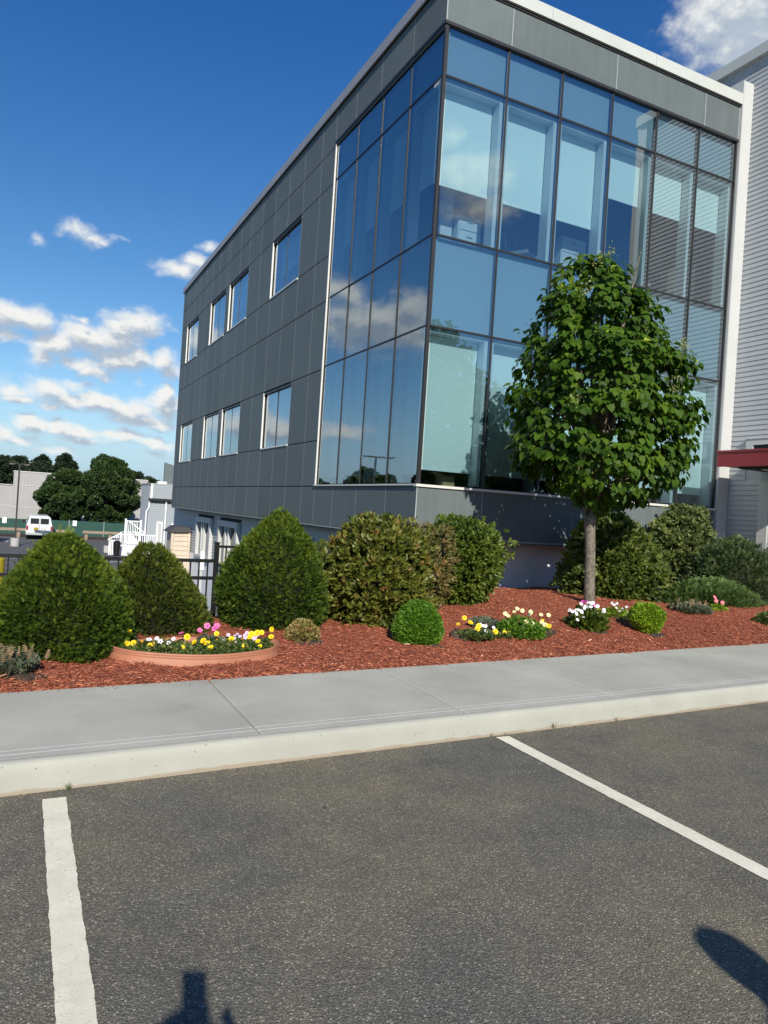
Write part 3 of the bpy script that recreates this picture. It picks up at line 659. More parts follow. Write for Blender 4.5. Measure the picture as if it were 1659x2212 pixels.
for i in range(6):
    x0, x1 = COLS[i]+(.09 if i == 0 else .02), COLS[i+1]-(.02 if i < 5 else .055)
    for j in range(4):
        z0, z1 = ZR[j]+(.0 if j == 0 else .02), ZR[j+1]-(.02 if j < 3 else .005)
        pane = MB(); r = rnd.uniform(-.0022, .0022); r3 = rnd.uniform(-.0022, .0022)
        pane.v = [(x0, BY+.03+r, z0), (x1, BY+.03-r, z0), (x1, BY+.03-r+r3, z1), (x0, BY+.03+r+r3, z1)]; pane.f = [(0, 1, 2, 3)]
        pane.build('glass_pane', M['glass'], office)
        if j in (0, 2):
            xa, xb = COLS[i]+.10, COLS[i+1]-.09; ya, yb = BY+.10, BY+.34; zt, zb = z1-.06, z0+.02
            rv = (MB() if i == 0 else MB().box(xa-.07, xa, ya, yb, zb, zt)).box(xb, xb+.07, ya, yb, zb, zt).box(xa-.07, xb+.07, ya, yb, zt, zt+.07)
            rv.build('window_reveal', M['reveal'], office)
            sb = SH_R[i][0 if j == 2 else 1]
            zt2 = zt-.0
            mbs = MB().box(xa+.012, xb-.012, yb-.035, yb-.031, sb, zt2).box(xa+.012, xb-.012, yb-.042, yb-.024, sb-.03, sb)
            mbs.build('roller_blind', M['shade'], office)
        else:
            B('spandrel_panel', M['backpan'], (x0-.01, x1+.01, BY+.115, BY+.13, z0-.01, z1+.01), office)
for i in range(4):
    y0, y1 = ROWY[i]+(.09 if i == 0 else .018), ROWY[i+1]-(.018 if i < 3 else .032)
    for j in range(4):
        z0, z1 = ZR[j]+(.0 if j == 0 else .02), ZR[j+1]-(.02 if j < 3 else .005)
        pane = MB(); r = rnd.uniform(-.003, .003); r3 = rnd.uniform(-.003, .003)
        pane.v = [(BX+.03+r, y1, z0), (BX+.03-r, y0, z0), (BX+.03-r+r3, y0, z1), (BX+.03+r+r3, y1, z1)]; pane.f = [(0, 1, 2, 3)]
        pane.build('glass_pane', M['glass'], office)
        if j in (0, 2):
            ya, yb = ROWY[i]+(.42 if i == 0 else .10), ROWY[i+1]-.09; xa, xb = BX+.10, BX+.30; zt, zb = z1-.06, z0+.02
            (MB() if i == 0 else MB().box(xa, xb, ya-.07, ya, zb, zt)).box(xa, xb, yb, yb+.07, zb, zt).box(xa, xb, ya-.07, yb+.07, zt, zt+.07).build('window_reveal', M['reveal'], office)
            sb = 7.22 if j == 2 else 2.15
            MB().box(xb-.035, xb-.031, ya+.01, yb-.01, sb, zt).box(xb-.042, xb-.024, ya+.01, yb-.01, sb-.03, sb).build('roller_blind', M['shade'], office)
        else:
            B('spandrel_panel', M['backpan'], (BX+.115, BX+.13, y0-.01, y1+.01, z0-.01, z1+.01), office)
# punched windows on the long side
for a, b in wins:
    for z0, z1 in wz:
        fr = MB().box(BX-.010, BX+.10, b-.026, b-.003, z0, z1).box(BX+.022, BX+.10, a+.003, a+.03, z0, z1)
        fr.box(BX-.02, BX+.10, a+.031, b-.046, z0-.0, z0+.035)
        fo = fr.build('window_frame', M['silver'], office)
        MB().box(BX+.005, BX+.09, a+.031, b-.046, z1-.05, z1-.004).build('window_head', M['mullion'], fo)
        MB().box(BX+.05, BX+.08, (a+b)/2-.012, (a+b)/2+.012, z0+.036, z1-.051).build('mullion', M['mullion'], fo)
        for s_ in (0, 1):
            p0, p1 = (a+.031, (a+b)/2-.013) if s_ == 0 else ((a+b)/2+.013, b-.046)
            pm = MB(); r = rnd.uniform(-.005, .005); pm.v = [(BX+.06+r, p1, z0+.036), (BX+.06-r, p0, z0+.036), (BX+.06-r, p0, z1-.051), (BX+.06+r, p1, z1-.051)]; pm.f = [(0, 1, 2, 3)]
            pm.build('pane', M['glass'], fo)
        MB().box(BX+.27, BX+.275, a+.05, b-.05, z1-.9, z1-.05).build('roller_blind', M['shade'], fo)
# foundation and the lower storey seen past the hedge
MB().box(BX+.35, 13.1, BY+.60, BY+.9, lot_z-.3, .999).build('foundation_wall', M['stucco'], office)
lw = MB(); lwin = [(26.0, 28.4), (22.4, 24.9)]
wall_left(lw, BX+.33, BX+.55, BY+.91, 33.5, -.70, .999, [(a+.1, b-.1, -.64, .70) for a, b in lwin])
lw.build('lower_wall', M['dark'], office)
cl = MB()
for k in range(16):
    z = -.70+k*.106
    for (a, b) in ((BY+.95, 22.3), (25.0, 25.9), (28.5, 33.5)): cl.prism([(BX+.33, z+.106), (BX+.329, z+.10), (BX+.305, z), (BX+.33, z)], 'y', a, b)
    for (a, b) in ((22.3, 25.0), (25.9, 28.5)):
        if z > .79: cl.prism([(BX+.33, z+.106), (BX+.329, z+.10), (BX+.305, z), (BX+.33, z)], 'y', a, b)
tag(cl.build('clapboard_siding', M['board'], office), kind='stuff')
B('foundation_wall', M['stucco'], (BX+.29, BX+.56, BY+.91, 33.5, lot_z-.3, -.702), office)
for a, b in lwin:
    fr = MB().box(BX+.20, BX+.34, a, a+.22, -.70, .79).box(BX+.20, BX+.34, b-.22, b, -.70, .79).box(BX+.20, BX+.34, a+.221, b-.221, .60, .79).box(BX+.19, BX+.34, a+.221, b-.221, -.72, -.63)
    fr.box(BX+.22, BX+.34, (a+b)/2-.16, (a+b)/2-.06, -.63, .6).box(BX+.22, BX+.34, (a+b)/2+.22, (a+b)/2+.32, -.63, .6)
    fo = fr.build('window_frame', M['white'], office)
    MB().box(BX+.325, BX+.335, a+.221, b-.221, -.63, .60).build('pane', M['vanglass'], fo)
# ------------------------------------------------------------------ clapboard building on the right
side = empty('clapboard_building', (13.13, 7.6, 0), 'pale grey clapboard building with white corner boards meeting the glass facade', 'building')
SX, SY0, SY1 = 13.13, 7.56, 22.0
MB().box(SX+.03, 26, SY0+.03, 26, -.3, 11.28).build('wall', M['board'], side)
nb = int((11.26+.1)/.1)
bmesh_ = {}
def board(name, x, y0, y1, z, h=.1015):
    key = round(y1-y0, 3)
    if key not in bmesh_:
        q = MB().prism([(.028, h+.010), (.024, h+.010), (.011, 0), (.028, 0)], 'y', 0, y1-y0); bmesh_[key] = q.mesh('clapboard')
    o = link('clapboard', bmesh_[key], M['board'], side, keep=False); o.matrix_basis = mw(side).inverted() @ Matrix.Translation((x, y0, z)); return o
DY0, DY1 = 8.57, 9.79
for k in range(nb):
    z = .0+k*.1015
    if z < 2.50: board('clapboard', SX, DY1+.0, 10.54, z); board('clapboard', SX, SY0+.24, DY0, z)
    elif z < 3.30: board('clapboard', SX, 10.16, 10.54, z); board('clapboard', SX, SY0+.24, 8.0, z)
    elif z < 10.72: board('clapboard', SX, SY0+.24, 10.54, z)
    elif z < 11.2: board('clapboard', SX, SY0+.24, SY1, z)
MB().box(SX-.03, SX+.03, SY0, SY0+.239, .1, 11.27).build('corner_board', M['white'], side)
MB().box(SX-.029, SX+.3, SY0-.03, SY0-.001, .1, 11.27).build('corner_board', M['white'], side)
MB().box(12.845, SX-.002, 10.545, 11.1, .1, 10.78).build('corner_board', M['white'], side)
MB().box(12.86, SX+.02, 10.541, 10.544, .1, 10.77).build('corner_board', M['white'], side)
MB().prism([(SX-.08, 11.27), (SX-.08, 11.50), (SX-.05, 11.52), (SX+.5, 11.54), (SX+.5, 11.27)], 'y', SY0-.08, 11.0).build('coping', M['coping'], side)
MB().prism([(SX-.08, 11.27), (SX-.08, 11.50), (SX-.05, 11.52), (SX+.5, 11.54), (SX+.5, 11.27)], 'y', 11.006, 24).build('coping', M['coping'], side)
MB().box(SX-.03, 26, SY0-.08, SY0+.5, 11.27, 11.52).build('coping', M['coping'], side)
# door, its casing and the window over the canopy
MB().box(SX-.035, SX+.02, DY1-.22, DY1, .1, 2.36).box(SX-.035, SX+.02, DY0, DY0+.12, .1, 2.36).box(SX-.036, SX+.02, DY0, DY1, 2.361, 2.52).build('door_casing', M['white'], side)
dr = MB().box(SX-.005, SX+.03, DY0+.121, DY1-.221, .12, 2.355).build('door', M['door'], side)
for z in (.55, 1.25, 2.05): MB().box(SX-.02, SX-.006, DY1-.25, DY1-.222, z-.05, z+.05).build('hinge', M['trim'], dr)
MB().tube([(SX-.05, DY0+.2, 1.1), (SX-.05, DY0+.32, 1.1)], .012).build('handle', M['trim'], dr)
fo = MB().box(SX-.035, SX+.02, 9.99, 10.15, 3.0, 3.24).box(SX-.035, SX+.02, 8.05, 8.2, 3.0, 3.24).box(SX-.035, SX+.02, 8.05, 10.15, 3.241, 3.36).box(SX-.05, SX+.02, 8.03, 10.17, 3.361, 3.375).build('window_frame', M['white'], side)
MB().box(SX-.01, SX+.03, 8.2, 9.99, 3.0, 3.24).build('pane', M['vanglass'], fo)
# red canopy
can = MB().box(11.96, SX-.04, 7.9, 9.86, 2.72, 2.76).box(11.96, SX-.04, 9.84, 9.86, 2.76, 2.98).box(11.96, SX-.04, 7.9, 7.92, 2.76, 2.98).box(11.94, 11.96, 7.9, 9.86, 2.70, 2.97).box(11.925, SX-.04, 7.885, 9.875, 2.97, 3.01).build('canopy', M['red'], side)
MB().box(12.35, SX-.06, 7.98, 9.70, 2.69, 2.719).build('soffit', M['dark'], can)
MB().lathe((12.6, 9.3, 2.675), [(.07, 0), (.08, .012)], 16).build('downlight', M['lens'], can)
# ------------------------------------------------------------------ things inside the glass corner
def chair(loc, rz, label):
    t = empty('office_chair', loc, label, 'chair', 'office chairs', rz); C = Matrix.Translation(loc) @ Matrix.Rotation(rz, 4, 'Z')
    def bb(nm, mb, m):
        mb.v = [tuple(C @ Vector(v)) for v in mb.v]; return mb.build(nm, m, t)
    bb('seat', MB().box(-.24, .24, -.23, .23, .44, .51), M['interior'])
    bb('backrest', MB().tube([(-.2, .24, .62), (-.23, .27, .9), (-.17, .3, 1.12), (.17, .3, 1.12), (.23, .27, .9), (.2, .24, .62), (-.2, .24, .62)], .016, 6), M['trim'])
    bb('backrest_mesh', MB().box(-.19, .19, .262, .27, .64, 1.08), M['dark'])
    bb('column', MB().tube([(0, 0, .06), (0, 0, .44)], .03, 8), M['trim'])
    for k in range(5):
        a = k*1.2566; bb('foot', MB().tube([(0, 0, .1), (.29*math.cos(a), .29*math.sin(a), .05)], [.022, .016], 6), M['trim'])
chair((8.35, 11.65, 6.03), .5, 'grey office chair inside the second upper window from the glass corner')
chair((11.35, 11.7, 6.03), -.4, 'office chair upstairs behind the reflection of the clapboard wall')
def cabinet(dims, label, m=None):
    x0, x1, y0, y1, z0, z1 = dims; t = empty('filing_cabinet', (x0, y0, z0), label, 'cabinet')
    B('body', m or M['cabinet'], dims, t)
    h = (z1-z0)/3
    for k in range(3):
        d = B('drawer', m or M['cabinet'], (x0+.02, x1-.02, y0-.015, y0-.001, z0+k*h+.02, z0+(k+1)*h-.01), t); B('handle', M['trim'], ((x0+x1)/2-.06, (x0+x1)/2+.06, y0-.03, y0-.016, z0+(k+.6)*h, z0+(k+.6)*h+.02), d)
cabinet((6.72, 7.20, 11.35, 11.8, 6.03, 6.83), 'white cabinet in the upstairs window nearest the glass corner')
cabinet((9.05, 9.65, 11.35, 11.8, 6.03, 6.98), 'tall white cabinet behind the third upstairs window above the tree')
cabinet((12.05, 12.5, 11.3, 11.7, 6.03, 6.95), 'beige cabinet in the last upstairs window beside the clapboard wall', M['shed'])
t = empty('partition', (6.44, 11.5, 6.03), 'narrow white partition standing in the upstairs corner window', 'partition'); B('board', M['cabinet'], (6.44, 6.68, 11.5, 11.56, 6.03, 7.5), t)
t = empty('cardboard_box', (6.72, 11.15, 1.9), 'open cardboard box on the floor in the ground floor corner window', 'box')
B('side', M['cardboard'], (6.62, 6.86, 11.15, 11.40, 1.92, 2.14), t); MB().prism([(6.62, 2.14), (6.52, 2.20), (6.51, 2.19), (6.62, 2.13)], 'y', 11.15, 11.4).build('flap', M['cardboard'], t)
# ------------------------------------------------------------------ plants
def crown(parent, name, tpl, m, N, prof, cx, cy, zs, size, depth=1, lump=.1, thick=.22, seed=1, upv=.4, droop=0, lf=5, tintb=.5, gap=0, singles=0, jitter=.35, power=1.0, nup=.5, tipbright=.35, zgrad=0):
    P, Nn, t, L = shell(N, prof, cx, cy, zs, depth, lump, thick, seed, lf, power)
    r = np.random.RandomState(seed+1)
    if gap:
        g_ = wob(P, 3.2, seed+9)+wob(P, 7, seed+17)*.6; k = g_ > -gap; P, Nn, t, L = P[k], Nn[k], t[k], L[k]
    n = len(P); D = Nn+np.array([0, 0, upv-droop])+r.normal(0, jitter, (n, 3)); U = Nn*(1-nup)+np.array([0, 0, nup])+r.normal(0, jitter, (n, 3))
    S = size*r.uniform(.65, 1.3, n)
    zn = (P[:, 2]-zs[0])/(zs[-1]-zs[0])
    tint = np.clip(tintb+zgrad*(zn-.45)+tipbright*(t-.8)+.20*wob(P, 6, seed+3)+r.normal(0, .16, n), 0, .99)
    rest = np.ones(n, bool)
    if singles: rest = single_leaves('leaf', singles, tpl, P, D, U, S, tint, m, parent)
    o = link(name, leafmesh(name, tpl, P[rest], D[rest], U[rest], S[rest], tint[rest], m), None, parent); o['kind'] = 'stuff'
    return o
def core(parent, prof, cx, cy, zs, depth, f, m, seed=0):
    """solid dark core inside a shrub, added to block light and give shaded depth"""
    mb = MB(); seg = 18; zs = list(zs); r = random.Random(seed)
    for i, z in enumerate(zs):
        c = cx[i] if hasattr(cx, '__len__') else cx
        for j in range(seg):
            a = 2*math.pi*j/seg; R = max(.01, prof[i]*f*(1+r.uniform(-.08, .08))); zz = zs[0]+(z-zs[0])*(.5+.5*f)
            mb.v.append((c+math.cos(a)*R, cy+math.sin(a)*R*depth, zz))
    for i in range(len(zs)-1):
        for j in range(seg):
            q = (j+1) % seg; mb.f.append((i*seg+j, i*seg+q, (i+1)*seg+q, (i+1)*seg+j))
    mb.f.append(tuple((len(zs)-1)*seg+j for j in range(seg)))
    return mb.build('shade_core', m, parent, smooth=True)
M['core_shade'] = mat('shrub_core_shade', (.020, .022, .010), .95, var=.4, vscale=20)  # near-black colour stands for the shade deep inside the foliage
def stems(parent, cx, cy, z0, z1, n, spread, r0, seed, m=None, name='stem'):
    r = random.Random(seed)
    for k in range(n):
        a = r.uniform(0, 6.28); s_ = r.uniform(.3, 1)*spread
        MB().tube([(cx+math.cos(a)*.04, cy+math.sin(a)*.04, z0-.03), (cx+math.cos(a)*s_*.4, cy+math.sin(a)*s_*.4, z0+(z1-z0)*.5), (cx+math.cos(a)*s_, cy+math.sin(a)*s_, z1)], [r0, r0*.7, r0*.25], 6).build(name, m or M['twig'], parent)

# three clipped yews, left to right
def yew(label, cx, cy, zs, prof, m, N, seed, depth=.95, sprout=None, size=.040):
    z0 = zs[0]; c0 = cx[0] if hasattr(cx, '__len__') else cx
    t = empty('yew_bush', (c0, cy, z0), label, 'shrub', 'clipped yews along the mulch bed')
    core(t, prof, cx, cy, zs, depth, .80, M['core_shade'], seed)
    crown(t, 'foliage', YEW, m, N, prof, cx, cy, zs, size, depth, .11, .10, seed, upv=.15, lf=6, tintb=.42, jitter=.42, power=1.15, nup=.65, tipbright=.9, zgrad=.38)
    # long loose shoots
    P, Nn, tt, L = shell(420, [p*1.0 for p in prof], cx, cy, zs, depth, .05, .02, seed+40, 6)
    D = Nn+np.array([0, 0, .55])+RS.normal(0, .3, P.shape)
    link('shoots', leafmesh('shoots', YEW, P, D, RS.normal(size=P.shape), RS.uniform(.045, .085, len(P)), RS.uniform(.3, .9, len(P)), m), None, t)['kind'] = 'stuff'
    if sprout:
        x, z, h, n = sprout; P = np.stack([x+RS.normal(0, .03, n), cy+RS.normal(0, .05, n), RS.uniform(z-.08, z+h, n)], 1)
        link('leader_shoots', leafmesh('leader_shoots', YEW, P, np.array([[0, 0, 1.]])+RS.normal(0, .45, (n, 3)), RS.normal(size=(n, 3)), RS.uniform(.04, .075, n), np.full(n, .95), m), None, t)['kind'] = 'stuff'
yew('broad dark green yew with a bright upright leader at the far left of the bed', [.38, .37, .36, .34, .33, .31], 6.5, [.10, .30, .52, .78, .95, 1.08], [.43, .52, .49, .36, .22, .08], M['yew'], 30000, 21, sprout=(.36, 1.1, .08, 12))
yew('olive toned yew behind the left end of the terracotta ring', [1.24, 1.22, 1.20, 1.16, 1.14, 1.12], 7.25, [.02, .25, .45, .70, .86, .98], [.50, .50, .44, .31, .19, .08], M['yew_olive'], 22000, 33)
yew('tallest yew with a ragged bright top behind the right end of the terracotta ring', [2.44, 2.42, 2.40, 2.42, 2.44, 2.45, 2.45], 7.4, [.08, .35, .62, .90, 1.10, 1.26, 1.36], [.49, .56, .56, .45, .31, .16, .05], M['yew'], 34000, 47, sprout=(2.45, 1.33, .07, 16))
yew('small dark yew almost hidden between the tallest yew and the glossy shrub', [3.45]*5, 8.5, [.1, .4, .7, .92, 1.02], [.32, .36, .33, .22, .08], M['yew_olive'], 6000, 52)
# glossy broad-leaved shrubs
def broad(label, name, cx, cy, zs, prof, m, N, size, seed, singles, tpl=CLUMP, lump=.13, gap=0, depth=.9, corem=True, thick=.16, cat='shrub', tintb=.5, stemr=.02, group=None, cf=.74, **kw):
    c0 = cx[0] if hasattr(cx, '__len__') else cx
    t = empty(name, (c0, cy, zs[0]), label, cat, group)
    if corem: core(t, prof, cx, cy, zs, depth, cf, M['core_shade'], seed)
    stems(t, c0, cy, zs[0], zs[0]+(zs[-1]-zs[0])*.7, 6, max(prof)*.6, stemr, seed)
    crown(t, 'foliage', tpl, m, N, prof, cx, cy, zs, size, depth, lump, thick, seed, tintb=tintb, gap=gap, lf=7, **kw)
    if tpl is CLUMP and lump > .1: crown(t, 'stray_shoots', CLUMP, m, max(60, N//22), [p*1.13 for p in prof], cx, cy, [zs[0]]+[z+.05 for z in zs[1:]], size*.9, depth, .25, .02, seed+60, upv=.7, tintb=tintb+.15, lf=9)
    if singles:
        crown(t, 'outer_foliage', OVAL if tpl is CLUMP else tpl, m, singles*5, [p*1.03 for p in prof], cx, cy, zs, size*.85, depth, lump, .03, seed, singles=singles, tintb=tintb, lf=7, jitter=.5, nup=.3)
    return t
broad('large glossy olive leaved shrub in front of the dark panelled wall', 'broadleaf_shrub', [3.68, 3.68, 3.66, 3.68, 3.70, 3.70], 7.5, [.10, .35, .62, .95, 1.20, 1.36], [.48, .58, .60, .54, .40, .14], M['rhodo'], 3000, .092, 61, 280, upv=.5, tintb=.55, lump=.19, gap=.9)
broad('rounded glossy green shrub hugging the building corner right of the brown twigs', 'broadleaf_shrub', [5.40, 5.42, 5.46, 5.46, 5.44, 5.40], 8.55, [.0, .30, .62, .95, 1.20, 1.38], [.18, .30, .48, .58, .50, .16], M['rhodo2'], 3000, .092, 71, 260, upv=.5, depth=.95, lump=.18, gap=.9)
d_ = broad('sparse browning shrub with bare grey twigs between two glossy shrubs', 'browning_shrub', [4.50, 4.52, 4.55, 4.58], 7.95, [.15, .55, .95, 1.28], [.20, .34, .40, .24], M['dead'], 900, .075, 81, 0, corem=False, thick=.3, stemr=.012)
for k in range(60):
    a = RS.uniform(0, 6.28); rr = RS.uniform(.1, .3); z = RS.uniform(.6, 1.2)
    mb = MB() if k == 0 else mb
    mb.tube([(4.5, 7.95, .2+.3*RS.rand()), (4.52+math.cos(a)*rr*.6, 7.9+math.sin(a)*rr*.5, z*.75), (4.55+math.cos(a)*rr, 7.9+math.sin(a)*rr*.8, z)], [.006, .004, .0015], 4, False)
mb.build('bare_twigs', M['twig'], d_)['kind'] = 'stuff'
broad('bright green ball shaped shrub on the mulch before the glossy shrubs', 'ball_shrub', 3.615, 6.4, [.10, .17, .29, .41, .50, .55], [.10, .19, .235, .20, .13, .04], M['boxleaf'], 3400, .045, 91, 0, tpl=CLUMP4, lump=.05, thick=.10, depth=1, stemr=.01, cf=.82)
s_ = broad('small tan and green shrub on a dark soil patch right of the terracotta ring', 'small_shrub', 2.47, 6.6, [.12, .18, .26, .34], [.10, .16, .14, .05], M['spirea'], 700, .045, 95, 0, tpl=CLUMP4, corem=False, lump=.2, thick=.3, stemr=.006)
t_ = broad('heart shaped yellow green shrub tapering to the ground beside the white coneflowers', 'heart_shrub', [6.98, 6.95, 6.93, 6.94, 6.90], 6.6, [.13, .22, .32, .42, .50], [.04, .12, .18, .18, .08], M['goldleaf'], 2600, .045, 99, 0, tpl=CLUMP4, lump=.06, thick=.12, depth=1, stemr=.01)
broad('dark round leaved shrub against the foundation behind the tree trunk', 'round_leaf_shrub', [9.0, 9.02, 9.0, 8.95, 8.9, 8.85], 9.35, [.05, .42, .8, 1.12, 1.35, 1.58], [.74, .82, .78, .62, .46, .14], M['viburnum'], 4200, .125, 103, 220, lump=.12, upv=.1, tintb=.5, depth=.95, thick=.18, gap=.9)
broad('airy grey green shrub with pale buds below the last glass panes', 'flowering_shrub', [11.35, 11.38, 11.4, 11.4, 11.5], 10.1, [.25, .7, 1.1, 1.5, 1.86], [.42, .56, .62, .52, .28], M['hydrangea'], 3000, .105, 107, 0, lump=.18, thick=.3, depth=.8, upv=.6, gap=.8, cf=.6)
# mounded and spreading junipers
def mound(label, name, cx, cy, z0, rx, ry, h, m, N, size, seed, upv, layer=0, tpl=JUN, group=None):
    t = empty(name, (cx, cy, z0), label, 'shrub', group); r = np.random.RandomState(seed)
    u = r.uniform(.0, 1, N); th = r.uniform(0, 2*np.pi, N); ce = u; se = np.sqrt(1-ce**2)
    q = np.stack([se*np.cos(th), se*np.sin(th), ce], 1); L = 1+.09*wob(q, 4.5, seed)+.05*wob(q, 11, seed+2)
    t_ = 1-np.abs(r.normal(0, .10, N)); P = np.array([cx, cy, z0])+q*np.array([rx, ry, h])*(L*t_)[:, None]
    D = q*np.array([1, 1, .4])+np.array([0, 0, upv])+r.normal(0, .35, (N, 3)); U = q*.4+np.array([0, 0, .7])+r.normal(0, .3, (N, 3))
    tint = np.clip(.40+1.2*(t_-.93)+.22*wob(q, 7, seed+4)+r.normal(0, .15, N)+.15*q[:, 2], 0, 1)
    link('foliage', leafmesh('foliage', tpl, P, D, U, size*r.uniform(.6, 1.4, N), tint, m), None, t)['kind'] = 'stuff'
    mb = MB(); seg = 24; zs = np.linspace(0, .98, 9)
    for z in zs:
        for j in range(seg):
            a = 2*math.pi*j/seg; R = math.sqrt(1-z*z)*.84; mb.v.append((cx+rx*R*math.cos(a), cy+ry*R*math.sin(a), z0+h*z*.84))
    for i in range(8):
        for j in range(seg): k2 = (j+1) % seg; mb.f.append((i*seg+j, i*seg+k2, (i+1)*seg+k2, (i+1)*seg+j))
    mb.f.append(tuple(8*seg+j for j in range(seg))); mb.build('shade_core', M['core_shade'], t, smooth=True)  # dark core added so the mound looks shaded between its sprigs
    return t
mound('large blue green mounded evergreen beside the clapboard wall and door', 'mounded_evergreen', 11.5, 9.0, .08, .86, .86, 1.24, M['bluejuniper'], 13000, .07, 111, .3, tpl=YEW)
mound('low spreading feathery juniper under the mounded evergreen', 'spreading_juniper', 10.2, 8.35, .12, 1.0, .42, .46, M['juniper'], 6500, .13, 113, .5)
mound('small green tuft at the right edge of the mulch', 'edge_juniper', 9.75, 6.95, .12, .26, .22, .18, M['juniper'], 700, .07, 117, .5)

# flower parts
def petal_mesh(name, n, mpet, mc, size, cup=.15, notch=False):
    mb = MB(); mats = []
    for k in range(n):
        a = 2*math.pi*k/n; w_ = math.pi/n*1.05; b = len(mb.v)
        for (rr, da, z) in ((.12, 0, 0), (.7, -w_, cup*.7), (1.0, -w_*.45, cup), (.93, 0, cup*.9), (1.0, w_*.45, cup), (.7, w_, cup*.7)):
            mb.v.append((size*rr*math.cos(a+da), size*rr*math.sin(a+da), size*z))
        mb.f.append(tuple(range(b, b+6))); mats.append(0)
    b = len(mb.v)
    for j in range(6): mb.v.append((size*.22*math.cos(j*1.047), size*.22*math.sin(j*1.047), size*.08))
    mb.v.append((0, 0, size*.16))
    for j in range(6): mb.f.append((b+j, b+(j+1) % 6, b+6)); mats.append(1)
    me = mb.mesh(name); me.materials.append(mpet); me.materials.append(mc); me.polygons.foreach_set('material_index', mats); return me
def ruffle_mesh(name, mpet, size):
    mb = MB(); r = random.Random(3)
    for ring, (n, R, z) in enumerate(((9, 1, .05), (8, .75, .25), (6, .45, .4))):
        for k in range(n):
            a = 2*math.pi*(k+ring*.4)/n; w_ = math.pi/n*1.2; b = len(mb.v)
            for rr, da, dz in ((.1, 0, 0), (R*.85, -w_, z), (R, 0, z+.12*r.random()), (R*.85, w_, z)): mb.v.append((size*rr*math.cos(a+da), size*rr*math.sin(a+da), size*dz))
            mb.f.append((b, b+1, b+2, b+3))
    me = mb.mesh(name); me.materials.append(mpet); return me
FL = dict(marigold=ruffle_mesh('marigold_head', M['p_yellow'], .028), white=petal_mesh('white_petunia', 5, M['p_white'], M['p_eye'], .0225, .2), lilac=petal_mesh('lilac_petunia', 5, M['p_lilac'], M['p_eye'], .019, .2),
          pink=petal_mesh('pink_petunia', 5, M['p_pink'], M['p_eye'], .031, .25), cream=petal_mesh('cream_petunia', 5, M['p_cream'], M['p_gold'], .027, .25), magenta=petal_mesh('magenta_petunia', 5, M['p_magenta'], M['p_eye'], .028, .2),
          daisy=petal_mesh('coneflower', 11, M['p_white'], M['p_gold'], .025, -.15), coral=petal_mesh('coral_petunia', 5, M['p_coral'], M['p_gold'], .034, .2), cosmos=petal_mesh('orange_bloom', 6, M['p_gold'], M['p_gold'], .014, .1))
VIEWDIR = Vector((-.45, -.8, .4))
def flowerplant(name, label, x, y, z, r_, h, kind, heads, seed, leafm=None, N=160, cat='flower', group=None, tpl=CLUMP4, ls=.035):
    """heads: (dx, dy, z above ground) of each bloom"""
    t = empty(name, (x, y, z), label, cat, group); rr = np.random.RandomState(seed)
    th = rr.uniform(0, 6.28, N); q = np.sqrt(rr.rand(N)); P = np.stack([x+np.cos(th)*q*r_, y+np.sin(th)*q*r_, z+rr.rand(N)*h*(1-.5*q*q)], 1)
    D = np.stack([np.cos(th)*.6, np.sin(th)*.6, np.full(N, .7)], 1)+rr.normal(0, .3, (N, 3))
    link('foliage', leafmesh('foliage', tpl, P, D, rr.normal(size=(N, 3)), ls*rr.uniform(.6, 1.3, N), rr.uniform(0, 1, N), leafm or M['flowerleaf']), None, t)['kind'] = 'stuff'
    inv = mw(t).inverted()
    for (dx, dy, dz) in heads:
        p = Vector((x+dx, y+dy, z+dz)); d = (VIEWDIR+Vector(rr.normal(0, .35, 3))+Vector((0, 0, .35))).normalized()
        o = bpy.data.objects.new('flower', FL[kind]); col.objects.link(o); o.parent = t
        s = float(rr.uniform(.8, 1.15)); o.matrix_basis = inv @ Matrix.Translation(p) @ d.to_track_quat('Z', 'Y').to_matrix().to_4x4() @ Matrix.Scale(s, 4)
        MB().tube([(x+dx*.5, y+dy*.5, z), (p.x-d.x*.01, p.y-d.y*.01, p.z-.01)], [.003, .002], 4, False).build('stalk', M['flowerleaf'], t)
    return t
# terracotta ring with its bedding plants
RC = (1.385, 6.17, .0)
def ringwall(name, label, c, rx, ry, z0, z1, m, thick=.012, seed=1, grooves=True, a0=0, a1=2*math.pi, cat='garden edging'):
    mb = MB(); seg = 72; rows = [(0, z0), (0, z1-.045), (-.003, z1-.042), (0, z1-.038), (0, z1-.026), (-.003, z1-.023), (0, z1-.019), (0, z1-.003), (-thick*.5, z1), (-thick, z1-.003), (-thick, z0)]
    for i in range(seg+1):
        a = a0+(a1-a0)*i/seg; wv = 1+.012*math.sin(3*a+seed)+.008*math.sin(7*a)
        for dr, z in rows: mb.v.append((c[0]+(rx*wv+dr)*math.cos(a), c[1]+(ry*wv+dr)*math.sin(a), z+.012*math.sin(2*a+seed)*(z > z0+.01)))
    n = len(rows)
    for i in range(seg):
        for j in range(n-1): mb.f.append((i*n+j, (i+1)*n+j, (i+1)*n+j+1, i*n+j+1))
    return tag(mb.build(name, m, smooth=True), label, cat)
ringwall('ring_edging', 'terracotta coloured plastic edging ring standing on the red mulch', RC, .70, .385, .08, .240, M['terracotta'])
